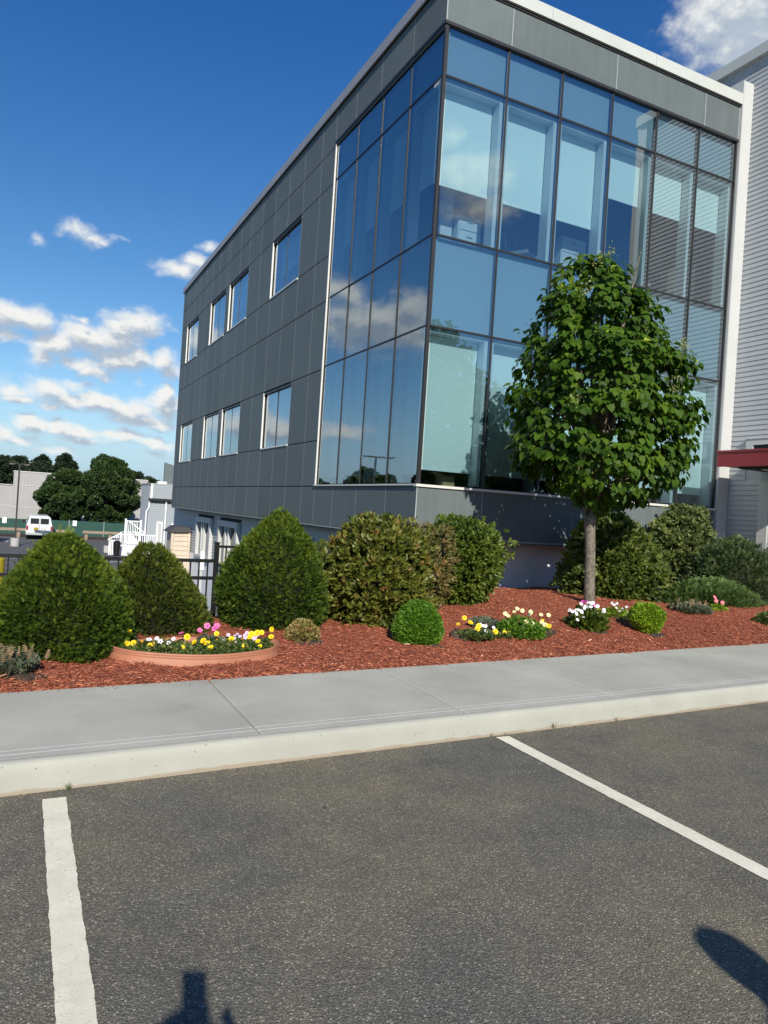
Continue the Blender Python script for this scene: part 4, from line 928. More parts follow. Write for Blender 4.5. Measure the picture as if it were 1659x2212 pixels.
def soil(name, c, rx, ry, z, h=.03, seed=0):
    mb = MB(); mb.v.append((c[0], c[1], z+h)); R = random.Random(seed)
    for k, f in enumerate((.35, .7, 1)):
        for j in range(40):
            a = 6.2832*j/40; mb.v.append((c[0]+rx*f*math.cos(a), c[1]+ry*f*math.sin(a), z+h*(1-f*f)+R.uniform(-.006, .006)*(f < 1)))
    for j in range(40):
        q = (j+1) % 40; mb.f.append((0, 1+j, 1+q))
        for k in (0, 1): mb.f.append((1+k*40+j, 1+(k+1)*40+j, 1+(k+1)*40+q, 1+k*40+q))
    tag(mb.build(name, M['soil'], smooth=True), kind='structure')
soil('bed_soil', RC, .685, .37, .14, .03)
z0 = .15
GM = 'yellow marigolds in the terracotta ring'
flowerplant('marigold', 'yellow marigold leaning over the left rim of the terracotta ring', 0.848, 6.262, z0, .09, .08, 'marigold', [(-.10, -.06, .115), (.0, .05, .17), (-.02, -.05, .10), (.03, -.06, .10)], 1, group=GM)
flowerplant('marigold', 'single yellow marigold near the left front of the terracotta ring', 0.987, 6.127, z0, .07, .07, 'marigold', [(0, -.05, .105)], 2, group=GM)
flowerplant('marigold', 'tall pair of yellow marigolds in the middle of the terracotta ring', 1.297, 6.172, z0, .10, .09, 'marigold', [(0, 0, .15), (.05, -.05, .115), (.13, -.02, .12), (-.06, -.09, .08)], 3, group=GM, N=220)
flowerplant('marigold', 'low yellow marigold at the centre front of the terracotta ring', 1.468, 6.082, z0, .07, .06, 'marigold', [(0, -.03, .075), (-.01, .06, .10)], 4, group=GM)
flowerplant('marigold', 'yellow marigold just left of the lilac flowers in the terracotta ring', 1.597, 6.226, z0, .08, .08, 'marigold', [(-.03, .05, .155), (.08, -.03, .12)], 5, group=GM)
flowerplant('marigold', 'yellow marigold cluster at the right front of the terracotta ring', 1.811, 6.154, z0, .09, .08, 'marigold', [(-.04, -.06, .075), (.08, -.03, .11), (.09, -.05, .07), (.03, .05, .13)], 6, group=GM, N=220)
flowerplant('marigold', 'tallest yellow marigold cluster at the right end of the terracotta ring', 2.003, 6.262, z0, .07, .09, 'marigold', [(-.07, .03, .15), (-.03, .03, .155), (.05, .0, .12), (.07, .06, .175), (-.12, .04, .14)], 7, group=GM, N=180)
flowerplant('white_petunia', 'white dark eyed petunias at the left of the terracotta ring', 1.083, 6.154, z0, .10, .08, 'white', [(-.02, .08, .13), (.0, .02, .115), (-.02, -.04, .07), (.07, .03, .10), (.02, -.10, .03), (-.09, .03, .13), (-.13, -.03, .05), (.12, .10, .12)], 8)
flowerplant('white_petunia', 'few white petunias low at the front of the terracotta ring', 1.244, 6.010, z0, .08, .05, 'white', [(0, -.04, .03), (-.06, -.02, .03)], 9)
flowerplant('lilac_petunia', 'mass of pale lilac petunias at the right back of the terracotta ring', 1.789, 6.316, z0, .17, .10, 'lilac', [(float(RS.uniform(-.17, .17)), float(RS.uniform(-.08, .08)), float(RS.uniform(.09, .145))) for _ in range(26)]+[(-.05+float(RS.normal(0, .02)), -.1, float(RS.uniform(.05, .09))) for _ in range(6)], 10, N=320)
flowerplant('pink_petunia', 'leggy pink petunia rising behind the middle of the terracotta ring', 1.511, 6.370, z0, .10, .12, 'pink', [(-.22, .02, .14), (.0, .03, .20), (.07, .05, .17), (.09, .05, .195), (-.06, .04, .16)], 11, leafm=M['lavender'], N=260)
flowerplant('bedding_plant', 'grey green leafy bedding plants filling the left half of the terracotta ring', 1.08, 6.17, z0, .29, .11, 'cosmos', [(-.14, .02, .12), (-.05, .0, .10), (.14, -.07, .08)], 12, N=800, leafm=M['flowerleaf'])
flowerplant('bedding_plant', 'green leafy bedding plants filling the right half of the terracotta ring', 1.66, 6.19, z0, .30, .11, 'cosmos', [(-.1, .02, .11), (.12, .03, .11)], 13, N=850, leafm=M['flowerleaf'])
# brown ring in the middle of the bed
R2 = (4.80, 6.56, 0)
ringwall('ring_edging', 'dark brown plastic edging ring around cream petunias', R2, .70, .155, .12, .222, M['brown'], seed=3)
soil('bed_soil', R2, .69, .145, .15, .03, 2)
z0 = .17
flowerplant('marigold', 'yellow marigolds at the left end of the dark brown ring', 4.30, 6.50, z0, .13, .08, 'marigold', [(-.12, .04, .14), (.02, .02, .16), (.07, -.04, .10), (.10, -.02, .13), (-.02, .08, .20)], 21, N=260, group='yellow marigolds in the brown ring')
flowerplant('marigold', 'yellow marigolds between white and cream petunias in the brown ring', 4.68, 6.42, z0, .08, .07, 'marigold', [(.0, -.02, .07), (.07, .0, .09), (-.12, -.02, .08)], 22, group='yellow marigolds in the brown ring')
flowerplant('marigold', 'yellow marigolds at the right end of the dark brown ring', 5.30, 6.52, z0, .08, .10, 'marigold', [(-.03, .0, .17), (-.05, .0, .14), (.03, .0, .12), (.07, .0, .11)], 23, group='yellow marigolds in the brown ring')
flowerplant('white_petunia', 'white petunias on the left side of the dark brown ring', 4.42, 6.48, z0, .16, .08, 'white', [(-.15, -.04, .05), (-.12, -.03, .03), (-.08, 0, .08), (.0, 0, .14), (.03, 0, .13), (.05, -.04, .08), (.08, -.04, .06), (.17, 0, .11), (.18, 0, .09), (.1, .05, .12)], 24, N=320)
flowerplant('cream_petunia', 'bushy cream petunia spilling over the front of the brown ring', 4.98, 6.52, z0, .26, .21, 'cream', [(float(a), float(b), float(c)) for a, b, c in zip(RS.uniform(-.05, .32, 22), RS.uniform(-.12, .06, 22), RS.uniform(.06, .26, 22))]+[(-.22, 0, .25), (-.1, .0, .27), (-.05, .02, .30), (-.16, .02, .22), (.02, .02, .28), (.12, .0, .27), (.0, -.17, .0), (.1, -.18, -.01)], 25, N=1000, leafm=M['boxleaf'])
# white coneflowers
flowerplant('coneflower_clump', 'clump of white coneflowers at the foot of the tree', 6.22, 6.85, .13, .20, .27, 'daisy', [(float(a), float(b), float(c)) for a, b, c in zip(RS.uniform(-.26, .16, 26), RS.uniform(-.14, .1, 26), RS.uniform(.26, .38, 26))]+[(-.24, -.1, .18), (-.26, -.1, .25), (-.2, -.15, .22), (.16, -.1, .3)], 31, N=620, leafm=M['rhodo2'], tpl=OVAL, ls=.10)
flowerplant('magenta_petunia', 'single magenta bloom beside the white coneflowers', 6.55, 6.98, .15, .05, .12, 'magenta', [(-.10, 0, .29)], 32, N=60)
# flowers by the trunk in a low brown edging
ringwall('ring_edging', 'low brown edging holding white petunias behind the heart shaped shrub', (7.10, 7.30, 0), .34, .16, .14, .255, M['brown'], seed=5)
flowerplant('white_petunia', 'white petunias with yellow green leaves between the tree and the heart shaped shrub', 7.12, 7.3, .2, .26, .17, 'white', [(-.14, -.05, .24), (-.10, -.05, .21), (-.06, -.05, .17), (-.05, -.05, .23), (.05, -.05, .15), (.10, -.06, .09), (.16, -.05, .12), (.13, -.04, .18), (.0, -.05, .13), (.2, -.05, .1)], 33, N=520, leafm=M['goldleaf'])
flowerplant('coral_petunia', 'coral pink bloom with yellow leaves in front of the juniper', 9.70, 7.85, .17, .16, .18, 'coral', [(-.06, 0, .27), (.12, 0, .19), (-.03, 0, .22)], 34, N=260, leafm=M['goldleaf'])
flowerplant('coral_petunia', 'pink bloom left of the white coneflower clump tip', 6.33, 7.05, .17, .07, .12, 'magenta', [(-.02, 0, .31), (.05, 0, .30)], 39, N=60)
ringwall('ring_edging', 'short brown edging by the coral bloom near the juniper', (9.74, 7.86, 0), .26, .11, .15, .22, M['brown'], seed=7)
# silvery tufts
def tuft(name, label, x, y, z, r_, h, m, N, seed, seeds=0):
    t = empty(name, (x, y, z), label, 'plant'); rr = np.random.RandomState(seed); th = rr.uniform(0, 6.28, N); q = np.sqrt(rr.rand(N))
    P = np.stack([x+np.cos(th)*q*r_*.5, y+np.sin(th)*q*r_*.5, np.full(N, z-.01)], 1); D = np.stack([np.cos(th)*q*.9, np.sin(th)*q*.9, np.full(N, .8)], 1)+rr.normal(0, .12, (N, 3))
    link('blades', leafmesh('blades', JUN, P, D, rr.normal(size=(N, 3)), h*rr.uniform(.7, 1.25, N), rr.rand(N), m), None, t)['kind'] = 'stuff'
    if seeds:
        D2 = np.stack([rr.normal(.25, .25, seeds), rr.normal(0, .25, seeds), np.ones(seeds)], 1); P2 = np.stack([x+rr.normal(0, r_*.4, seeds), y+rr.normal(0, r_*.3, seeds), np.full(seeds, z+h*.7)], 1)
        link('seed_heads', leafmesh('seed_heads', JUN, P2, D2, rr.normal(size=(seeds, 3)), h*.55*rr.uniform(.7, 1.2, seeds), rr.rand(seeds), M['drygrass']), None, t)['kind'] = 'stuff'
    return t
tuft('lavender', 'silvery lavender mound in front of the spreading juniper', 8.85, 7.6, .20, .30, .20, M['lavender'], 650, 41, 30)
tuft('lavender', 'grey lavender with dry seed heads at the far left beside the broad yew', -.06, 5.82, .13, .22, .16, M['lavender'], 420, 42, 60)
tuft('lavender', 'thin dark tuft behind the left half of the brown ring', 4.72, 6.85, .18, .13, .16, M['lavender'], 160, 43)
for k, (x, y, rx, ry) in enumerate([(2.50, 6.52, .24, .14), (3.66, 6.22, .2, .12), (6.98, 6.45, .2, .12), (6.28, 6.70, .25, .12), (-.02, 5.72, .3, .14)]):
    zz = float(mulch_z(x, y)); soil('soil_patch', (x, y), rx, ry, zz-.022, .042, 10+k)
# weeds at the curb
for k, (x, h) in enumerate([(.283, .045), (2.905-.03, .03), (3.43, .055), (3.0, .02), (4.05, .04)]):
    yy = curb_y(x)-.012; t = empty('curb_weed', (x, yy, 0), ['small grass weed at the curb by the left stall line', 'tiny weed at the curb beside the right stall line', 'upright weed at the curb right of the right stall line', 'tiny sprig at the curb foot near the right stall line', 'dark two leaved weed at the curb joint'][k], 'weed')
    n_ = 12; D = np.stack([RS.normal(0, .5, n_), RS.normal(-.2, .3, n_), np.ones(n_)], 1)
    link('blades', leafmesh('blades', BLADE, np.tile([x, yy, .001], (n_, 1))+RS.normal(0, .004, (n_, 3))*[1, 1, 0], D, RS.normal(size=(n_, 3)), h*RS.uniform(.6, 1.2, n_), RS.rand(n_), M['flowerleaf']), None, t)['kind'] = 'stuff'

# ------------------------------------------------------------------ the heart-leaved tree
tree = empty('lilac_tree', (7.62, 8.37, .28), 'heart leaved tree with a dense egg shaped crown in front of the glass facade', 'tree')
MB().tube([(7.615, 8.37, .10), (7.60, 8.37, .5), (7.575, 8.37, 1.0), (7.53, 8.37, 1.45), (7.52, 8.37, 1.62)], [.094, .080, .074, .078, .098], 16).build('trunk', M['bark'], tree, smooth=True)
rb = random.Random(5)
for k in range(16):
    a = k*2.399; zt = 2.1+k*.19; R = (1.12 if zt < 4 else .75)*(.75+.3*rb.random()); p0 = Vector((7.52, 8.37, 1.5+k*.04)); p3 = Vector((7.66+R*math.cos(a), 8.37+R*math.sin(a)*.9, zt+.35))
    p1 = p0.lerp(p3, .3)+Vector((0, 0, .25)); p2 = p0.lerp(p3, .65)+Vector((0, 0, .2))
    br = MB().tube([p0, p1, p2, p3], [.055, .04, .025, .008], 7, False)
    for j in range(4):
        q = p0.lerp(p3, .35+.16*j); br.tube([q, q+Vector((rb.uniform(-.4, .4), rb.uniform(-.4, .4), rb.uniform(.1, .45)))], [.013, .004], 5, False)
    br.build('limb', M['bark'], tree, smooth=True)
MB().tube([(7.52, 8.37, 1.6), (7.60, 8.37, 2.6), (7.6, 8.37, 3.8), (7.45, 8.37, 4.9)], [.085, .06, .04, .012], 8).build('limb', M['bark'], tree, smooth=True)
tz = [1.72, 1.88, 2.08, 2.45, 2.85, 3.3, 3.7, 4.05, 4.42, 4.78, 5.08, 5.28]
tp = [.22, .60, 1.0, 1.26, 1.34, 1.36, 1.30, 1.12, .84, .66, .50, .22]
tx = [7.64, 7.72, 7.76, 7.64, 7.63, 7.61, 7.59, 7.53, 7.40, 7.32, 7.27, 7.25]
def tree_leaves(NC, per, thick, seed, shrink=1., gap=.5, singles=0, rad=.17):
    """leafy twig ends: each a drooping bunch of heart leaves"""
    C, Cn, t, L = shell(NC, [p*shrink for p in tp], tx, 8.37, tz, .93, .19, thick, seed, 4.5, 1.05)
    g_ = wob(C, 3.6, 301)+.45*np.sin(C[:, 2]*8.5+2*wob(C, 1.8, 77)); k = g_ > -gap; C, Cn = C[k], Cn[k]; r = np.random.RandomState(seed+3)
    i = np.repeat(np.arange(len(C)), per); n = len(i); v = r.normal(size=(n, 3)); v /= np.linalg.norm(v, axis=1, keepdims=True)
    rr = rad*r.uniform(.35, 1.0, n)**.6*np.repeat(r.uniform(.6, 1.25, len(C)), per)
    P = C[i]+v*rr[:, None]*np.array([1, 1, .62]); Nn = Cn[i]
    D = Nn*.42+v*.35+np.array([0, 0, -.85])+r.normal(0, .20, (n, 3)); U = Nn*.6+v*.35+np.array([0, 0, .60])+r.normal(0, .25, (n, 3))
    S = .108*r.uniform(.38, 1.32, n)
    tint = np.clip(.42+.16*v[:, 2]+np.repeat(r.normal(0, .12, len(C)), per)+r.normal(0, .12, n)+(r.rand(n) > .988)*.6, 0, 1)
    rest = np.ones(n, bool)
    if singles: rest = single_leaves('leaf', singles, HEART, P, D, U, S, tint, M['lilac_leaf'], tree, 6)
    link('foliage', leafmesh('foliage', HEART, P[rest], D[rest], U[rest], S[rest], tint[rest], M['lilac_leaf']), None, tree)['kind'] = 'stuff'
tree_leaves(900, 16, .085, 201, .97, .22, 300, .15)
tree_leaves(400, 12, .24, 211, .74, .55)
N = 900; P, Nn, t, L = shell(N, tp, tx, 8.37, tz, .93, .085, .01, 221, 4.5); cen = P[RS.choice(N, 9)]; Pb = []
for c in [(7.15, 8.1, 5.30), (7.35, 8.05, 5.15), (6.8, 7.9, 4.8), (6.45, 7.6, 3.2), (8.35, 7.6, 4.2), (7.75, 7.15, 3.5), (7.25, 8.0, 5.4)]: Pb.append(np.array(c)+RS.normal(0, .045, (45, 3))*[1, 1, 1.4]-[0, 0, .12])
Pb = np.concatenate(Pb); link('seed_clusters', leafmesh('seed_clusters', TINY, Pb, RS.normal(size=Pb.shape)+[0, 0, 1], RS.normal(size=Pb.shape), np.full(len(Pb), .035), RS.rand(len(Pb)), M['blossom']), None, tree)['kind'] = 'stuff'

# ------------------------------------------------------------------ front fence
fence = empty('metal_fence', (-10, 8.5, 0), 'black metal picket fence behind the yews', 'fence')
for z in (.745, .545, .020): B('rail', M['black'], (-10, 2.03, 8.486, 8.514, z-.019, z+.019), fence)
pk = MB().box(-.008, .008, -.008, .008, -.12, .73).mesh('picket')
k = 0; x = 1.968
while x > -3:
    o = link('picket', pk, M['black'], fence, keep=False); o.matrix_basis = mw(fence).inverted() @ Matrix.Translation((x, 8.5, 0)); x -= .098
MB().box(2.038, 2.088, 8.475, 8.525, -.2, .955).box(2.030, 2.096, 8.467, 8.533, .955, .965).build('post', M['black'], fence)
gate = empty('metal_gate', (2.1, 8.5, 0), 'taller black metal gate right of the fence post half hidden by the tallest yew', 'gate')
for z in (.915, .70, .02): B('rail', M['black'], (2.092, 3.2, 8.488, 8.512, z-.014, z+.014), gate)
for k in range(10): B('picket', M['black'], (2.165+k*.1, 2.181+k*.1, 8.492, 8.508, -.05, .905), gate)
tag(MB().tube([(-.235, 10.8, -1.5), (-.235, 10.8, .50)], .085, 20).lathe((-.235, 10.8, .50), [(.085, 0), (.075, .02), (.04, .035)], 20).build('yellow_bollard', M['yellow'], smooth=False), 'yellow plastic sleeved bollard beyond the fence at the left edge', 'bollard')
t = empty('marker_post', (2.72, 12, -2), 'slim white marker post standing behind the fence', 'post')
MB().box(2.655, 2.695, 12, 12.03, -2.2, .62).build('post', M['white'], t); MB().box(2.65, 2.715, 11.985, 11.998, .30, .60).build('plate', M['vinyl'], t)
# ------------------------------------------------------------------ far side of the lower lot
L0 = lot_z
lamp = empty('parking_lamp', (-.27, 58, L0), 'tall twin headed parking lamp on a concrete footing left of the van', 'street lamp', 'parking lot lamps')
def lampbuild(t, x, y, zt, zb, span):
    MB().lathe((x, y, zb), [(.29, 0), (.29, .56), (.26, .58)], 24).build('footing', M['concrete'], t)
    MB().box(x-.055, x+.055, y-.055, y+.055, zb+.58, zt).build('pole', M['mullion'], t)
    for s in (-1, 1):
        h = MB().prism([(x+s*.08, zt-.02), (x+s*span, zt-.0), (x+s*span, zt+.04), (x+s*.08, zt+.05)], 'y', y-.17, y+.17).build('lamp_head', M['mullion'], t)
        MB().box(min(x+s*.25, x+s*(span-.03)), max(x+s*.25, x+s*(span-.03)), y-.14, y+.14, zt-.035, zt-.018).build('lens', M['lens'], h)
lampbuild(lamp, -.27, 58, 3.12, L0, .66)
lamp2 = empty('parking_lamp', (-8.1, 41, L0), 'twin headed parking lamp seen mirrored in the glass corner', 'street lamp', 'parking lot lamps'); lampbuild(lamp2, -8.1, 41, 4.75, L0, .8)
# van, seen from behind
van = empty('van', (1.42, 66, L0), 'white passenger van parked facing the green fence', 'van'); vx, vy, vz = 1.42, 66.0, L0
def vb(nm, m, x0, x1, y0, y1, z0, z1, bev=0, par=None): return B(nm, m, (vx+x0, vx+x1, vy+y0, vy+y1, vz+z0, vz+z1), par or van, bevel=bev)
bd = MB().prism([(-.98, .42), (-.99, .95), (-.93, 1.25), (-.80, 1.80), (-.68, 1.93), (.68, 1.93), (.80, 1.80), (.93, 1.25), (.99, .95), (.98, .42)], 'y', 0, 4.6)
bd.v = [(vx+v[0], vy+v[1], vz+v[2]) for v in bd.v]; bd.build('body', M['van'], van, bevel=.06)
hd = MB().prism([(4.55, .45), (4.55, 1.45), (5.0, 1.15), (5.6, 1.02), (5.65, .5)], 'x', -.95, .95); hd.v = [(vx+v[0], vy+v[1], vz+v[2]) for v in hd.v]; hd.build('bonnet', M['van'], van, bevel=.06)
vb('rear_window', M['vanglass'], -.68, -.06, -.012, .01, 1.28, 1.74, .04); vb('rear_window', M['vanglass'], .06, .68, -.012, .01, 1.28, 1.74, .04)
vb('tail_light', M['tail'], -.97, -.83, -.02, .05, .78, 1.12); vb('tail_light', M['tail'], .83, .97, -.02, .05, .78, 1.12)
vb('bumper', M['trim'], -.98, .98, -.14, .04, .38, .58, .03); vb('license_plate', M['white'], .12, .46, -.02, -.013, .80, .96); vb('sticker', M['yellow'], -.42, -.08, -.02, -.013, .76, 1.0)
vb('door_seam', M['dark'], -.012, .012, -.004, .006, .6, 1.80); vb('side_mirror', M['black'], -1.28, -1.05, 4.0, 4.1, 1.2, 1.45)
for s in (-1, 1):
    vb('side_window', M['vanglass'], *(sorted((s*.88, s*.905))), .4, 4.0, 1.32, 1.72)
    for yy in (.9, 4.4):
        wm = MB().tube([(vx+s*.97, vy+yy, vz+.36), (vx+s*.72, vy+yy, vz+.36)], .36, 20).build('wheel', M['rubber'], van); MB().tube([(vx+s*.985, vy+yy, vz+.36), (vx+s*.96, vy+yy, vz+.36)], .2, 16).build('hub', M['chrome'], wm)
# timber guard rail
for x0, x1, lab in ((-7, 3.45, 'low timber guard rail behind the van'), (4.88, 9.5, 'low timber guard rail left of the white deck')):
    t = empty('guard_rail', (x0, 68.5, L0), lab, 'barrier'); B('beam', M['wood'], (x0, x1, 68.35, 68.5, L0+.56, L0+.78), t)
    xx = x0+.3
    while xx < x1: B('post', M['wood'], (xx-.12, xx+.12, 68.5, 68.7, L0-.1, L0+.72), t); xx += 1.95 if x0 > 0 else 2.2
# green screened fence with two white notices
t = empty('screen_fence', (-20, 73, L0), 'dark green fabric screened fence across the back of the lot', 'fence')
for k in range(11): B('screen', M['greenmesh'], (-20+k*3.0+.03, -17+k*3.0-.03, 72.98, 73.0, L0, L0+1.38+.02*(k % 3)), t); MB().tube([(-20+k*3., 73, L0), (-20+k*3., 73, L0+1.5)], .03, 8).build('post', M['trim'], t)
for x, lab in ((-1.27, 'white notice on the green fence left of the lamp'), (4.47, 'white notice on the green fence right of the van')):
    t = empty('notice', (x, 72.9, L0+.9), lab, 'sign'); B('board', M['vinyl'], (x-.17, x+.17, 72.92, 72.95, L0+.95, L0+1.44), t)
    for q in range(3): B('printed_line', M['trim'], (x-.12, x+.12-.05*q, 72.914, 72.919, L0+1.30-q*.09, L0+1.325-q*.09), t)
tag(B('mulch_strip', M['soil'], (-60, 10, 68.9, 72.9, L0-.05, L0+.05)), kind='structure')
# pale metal warehouse
wh = empty('warehouse', (-.85, 82, L0), 'pale grey metal clad warehouse behind the green fence', 'building')
B('high_wall', M['farwall'], (-.85, 12, 82, 96, L0, 3.04), wh); B('low_wall', M['farwall'], (-14, -.855, 82.3, 96, L0, 1.66), wh)
for z in (1.66, -.52): B('seam', M['farline'], (-.86, 12.01, 81.96, 81.999, z, z+.05), wh)
B('seam', M['farline'], (-14, -.87, 82.26, 82.299, -.43, -.38), wh); B('roof_edge', M['farline'], (-.9, 12.02, 81.95, 82.2, 3.041, 3.13), wh); B('roof_edge', M['farline'], (-14, -.9, 82.2, 82.4, 1.661, 1.73), wh)
rb_ = MB()
for k in range(44): rb_.box(-.8+k*.30, -.765+k*.30, 81.97, 81.999, L0, 1.62).box(-.8+k*.30, -.765+k*.30, 81.97, 81.999, 1.73, 3.03)
for k in range(44): rb_.box(-13.9+k*.30, -13.865+k*.30, 82.27, 82.299, L0, 1.6)
tag(rb_.build('ribs', M['farwall'], wh), kind='stuff')
# annex with the white deck
an = empty('annex_building', (8.15, 54, L0), 'blue grey sided annex with a white upper band behind the office block', 'building')
B('wall', M['bluesiding'], (8.16, 20, 54.2, 58.4, L0, 1.15), an)
B('upper_band', M['lighttop'], (8.18, 20, 54.0, 58.45, 1.30, 2.28), an); B('parapet', M['trim'], (8.10, 20.05, 53.96, 58.5, 2.281, 2.36), an); B('gutter', M['mullion'], (8.05, 20, 53.85, 54.199, 1.151, 1.29), an)
B('side_wall', M['lighttop'], (8.13, 8.155, 54.25, 58.4, L0, 2.27), an)
sd = MB()
for k in range(33): sd.prism([(54.17, L0+.1+k*.115), (54.199, L0+.1+k*.115), (54.199, L0+.21+k*.115)], 'x', 8.15, 20)
for k in range(8): sd.prism([(53.97, 1.31+k*.12), (53.999, 1.31+k*.12), (53.999, 1.42+k*.12)], 'x', 8.3, 20)
tag(sd.build('siding_courses', M['bluesiding'], an), kind='stuff')
B('corner_board', M['vinyl'], (8.145, 8.27, 53.93, 53.968, 1.30, 2.28), an)
MB().tube([(9.28, 54.05, 1.15), (9.28, 54.05, L0+.3)], .05, 8).build('downpipe', M['vinyl'], an)
MB().tube([(8.13, 54.1, 1.1), (8.10, 54.1, .6), (7.95, 54.1, .35), (7.95, 54.1, L0)], .05, 8).build('downpipe', M['vinyl'], an)
fo = B('window_frame', M['vinyl'], (9.72, 10.06, 54.10, 54.16, -.95, -.45), an); B('pane', M['vanglass'], (9.78, 10.0, 54.08, 54.099, -.88, -.52), fo)
dd = B('door_casing', M['vinyl'], (8.72, 9.12, 54.10, 54.16, -2.1, -.35), an); B('door', M['door'], (8.79, 9.05, 54.08, 54.099, -2.05, -.45), dd)
sl = empty('screen_wall', (9.27, 60, 2.2), 'dark angled roof screen showing above the annex', 'wall'); MB().prism([(9.35, 2.3), (9.35, 4.0), (10.6, 3.65), (10.6, 2.3)], 'y', 56, 56.3).build('panel', M['panel'], sl)
ac = empty('roof_unit', (9, 55, 2.36), 'small pale roof unit on the annex', 'roof unit'); B('case', M['lighttop'], (8.75, 9.4, 55, 55.6, 2.37, 2.56), ac)
# deck with stairs
dk = empty('deck', (6.2, 52.6, L0), 'white railed deck and steps at the side of the annex', 'deck'); dY = 52.4
B('skirt', M['vinyl'], (6.05, 8.55, dY, dY+2.2, L0, L0+.50), dk); B('floor', M['vinyl'], (6.02, 8.58, dY-.03, dY+2.2, L0+.501, L0+.56), dk)
def railing(x0, x1, y, zb, zt, slope=0):
    B('rail', M['vinyl'], (x0, x1, y-.03, y+.03, zt-.06, zt), dk); B('rail', M['vinyl'], (x0, x1, y-.03, y+.03, zb+.06, zb+.11), dk); n_ = max(2, int((x1-x0)/.13))
    for k in range(n_): xx = x0+.08+k*(x1-x0-.12)/n_; B('baluster', M['vinyl'], (xx-.02, xx+.02, y-.02, y+.02, zb+.11, zt-.06), dk)
railing(6.2, 8.5, dY+.05, L0+.56, L0+1.45)
for x in (6.14, 7.35, 8.5): B('post', M['vinyl'], (x-.06, x+.06, dY-.01, dY+.11, L0+.56, L0+1.58), dk)
B('upper_floor', M['vinyl'], (6.75, 8.1, dY+2.5, dY+5, L0+1.3, L0+1.4), dk); railing(6.75, 7.7, dY+2.6, L0+1.4, L0+2.3); B('post', M['vinyl'], (6.66, 6.78, dY+2.55, dY+2.67, L0, L0+2.42), dk); B('post', M['vinyl'], (7.68, 7.80, dY+2.55, dY+2.67, L0, L0+2.36), dk)
for k in range(6):
    B('step', M['vinyl'], (6.75+k*.2, 6.95+k*.2, dY+1.2, dY+2.4, L0+.55, L0+1.38-k*.14), dk)
    B('post', M['vinyl'], (5.42+k*.12, 5.49+k*.12, dY+.2+k*.1, dY+.27+k*.1, L0+.0, L0+1.0+k*.07), dk)
MB().prism([(5.35, L0+.98), (6.1, L0+1.42), (6.1, L0+1.50), (5.35, L0+1.06)], 'y', dY+.2, dY+.26).build('stair_rail', M['vinyl'], dk)
MB().prism([(6.8, L0+2.25), (7.9, L0+1.45), (7.9, L0+1.53), (6.8, L0+2.33)], 'y', dY+1.3, dY+1.36).build('stair_rail', M['vinyl'], dk)
tb = empty('litter_bin', (5.87, 51.8, L0), 'black plastic bin standing left of the white deck', 'bin')
MB().lathe((5.87, 51.8, L0), [(.19, 0), (.23, .78), (.25, .80)], 16).build('drum', M['black'], tb); MB().lathe((5.87, 51.8, L0+.801), [(.25, 0), (.25, .10), (.14, .22), (.05, .24)], 16).build('lid', M['black'], tb)
tag(B('concrete_block', M['concrete'], (5.30, 5.75, 54.2, 54.8, L0, L0+.48), bevel=.03), 'pale concrete block beside the black bin', 'block')
# beige shed
sh = empty('garden_shed', (5.28, 29.6, L0), 'beige plastic garden shed with a dark roof against the lower wall', 'shed')
B('wall', M['shed'], (5.36, 6.08, 29.55, 30.6, L0+.1, .12), sh)
for k in range(14): MB().prism([(29.525, L0+.22+k*.185), (29.549, L0+.22+k*.185), (29.549, L0+.385+k*.185)], 'x', 5.46, 6.0).build('board', M['shed'], sh) if L0+.4+k*.185 < .12 else None
for x in (5.36, 6.02): B('corner_post', M['shed'], (x-.03, x+.06, 29.50, 29.56, L0+.1, .12), sh)
MB().prism([(5.22, .10), (5.50, .32), (6.02, .30), (6.14, .14), (6.14, .12), (5.22, .08)], 'y', 29.42, 30.7).build('roof', M['shedroof'], sh)
# trees
def bigtree(label, x, y, zb, h, rx, clumps, N, seed, m, leaf=.30, trunk=True, group=None, low=.25, narrow=0):
    t = empty('tree', (x, y, zb), label, 'tree', group); r = np.random.RandomState(seed)
    if trunk:
        MB().tube([(x, y, zb-.1), (x+.1, y, zb+h*.3), (x-.1, y, zb+h*.6), (x, y, zb+h*.85)], [.22, .17, .10, .03], 8).build('trunk', M['bark'], t, smooth=True)
        lm = MB()
        for k in range(6): a = k*1.1; lm.tube([(x, y, zb+h*(.22+.06*k)), (x+math.cos(a)*rx*.7, y+math.sin(a)*rx*.5, zb+h*(.4+.07*k))], [.09, .03], 6, False)
        lm.build('limb', M['bark'], t)
    C = []
    while len(C) < clumps:
        q = r.uniform(-1, 1, 3)
        if q@q > 1: continue
        zz = (q[2]+1)/2; w_ = 1.12*(1-.55*abs(zz-.40)**1.2*2)*r.uniform(.85, 1.12)
        C.append([x+q[0]*rx*w_, y+q[1]*rx*.8*w_, zb+h*(low+(1-low)*zz*.96)])
    C = np.array(C); R = rx*.25*r.uniform(.5, 1.35, clumps); i = r.randint(0, clumps, N); d = r.normal(size=(N, 3)); d /= np.linalg.norm(d, axis=1, keepdims=True)
    P = C[i]+d*(R[i]*r.uniform(.6, 1.05, N)**.5)[:, None]*np.array([1, 1, .75]); D = d+r.normal(0, .5, (N, 3)); U = d*.4+np.array([0, 0, .6])+r.normal(0, .4, (N, 3))
    tint = np.clip(.35+.25*d[:, 2]+r.normal(0, .18, N), 0, 1)
    link('crown', leafmesh('crown', CLUMP4, P, D, U, leaf*r.uniform(.6, 1.3, N), tint, m), None, t)['kind'] = 'stuff'
    return t
GT = 'trees behind the lower parking lot'
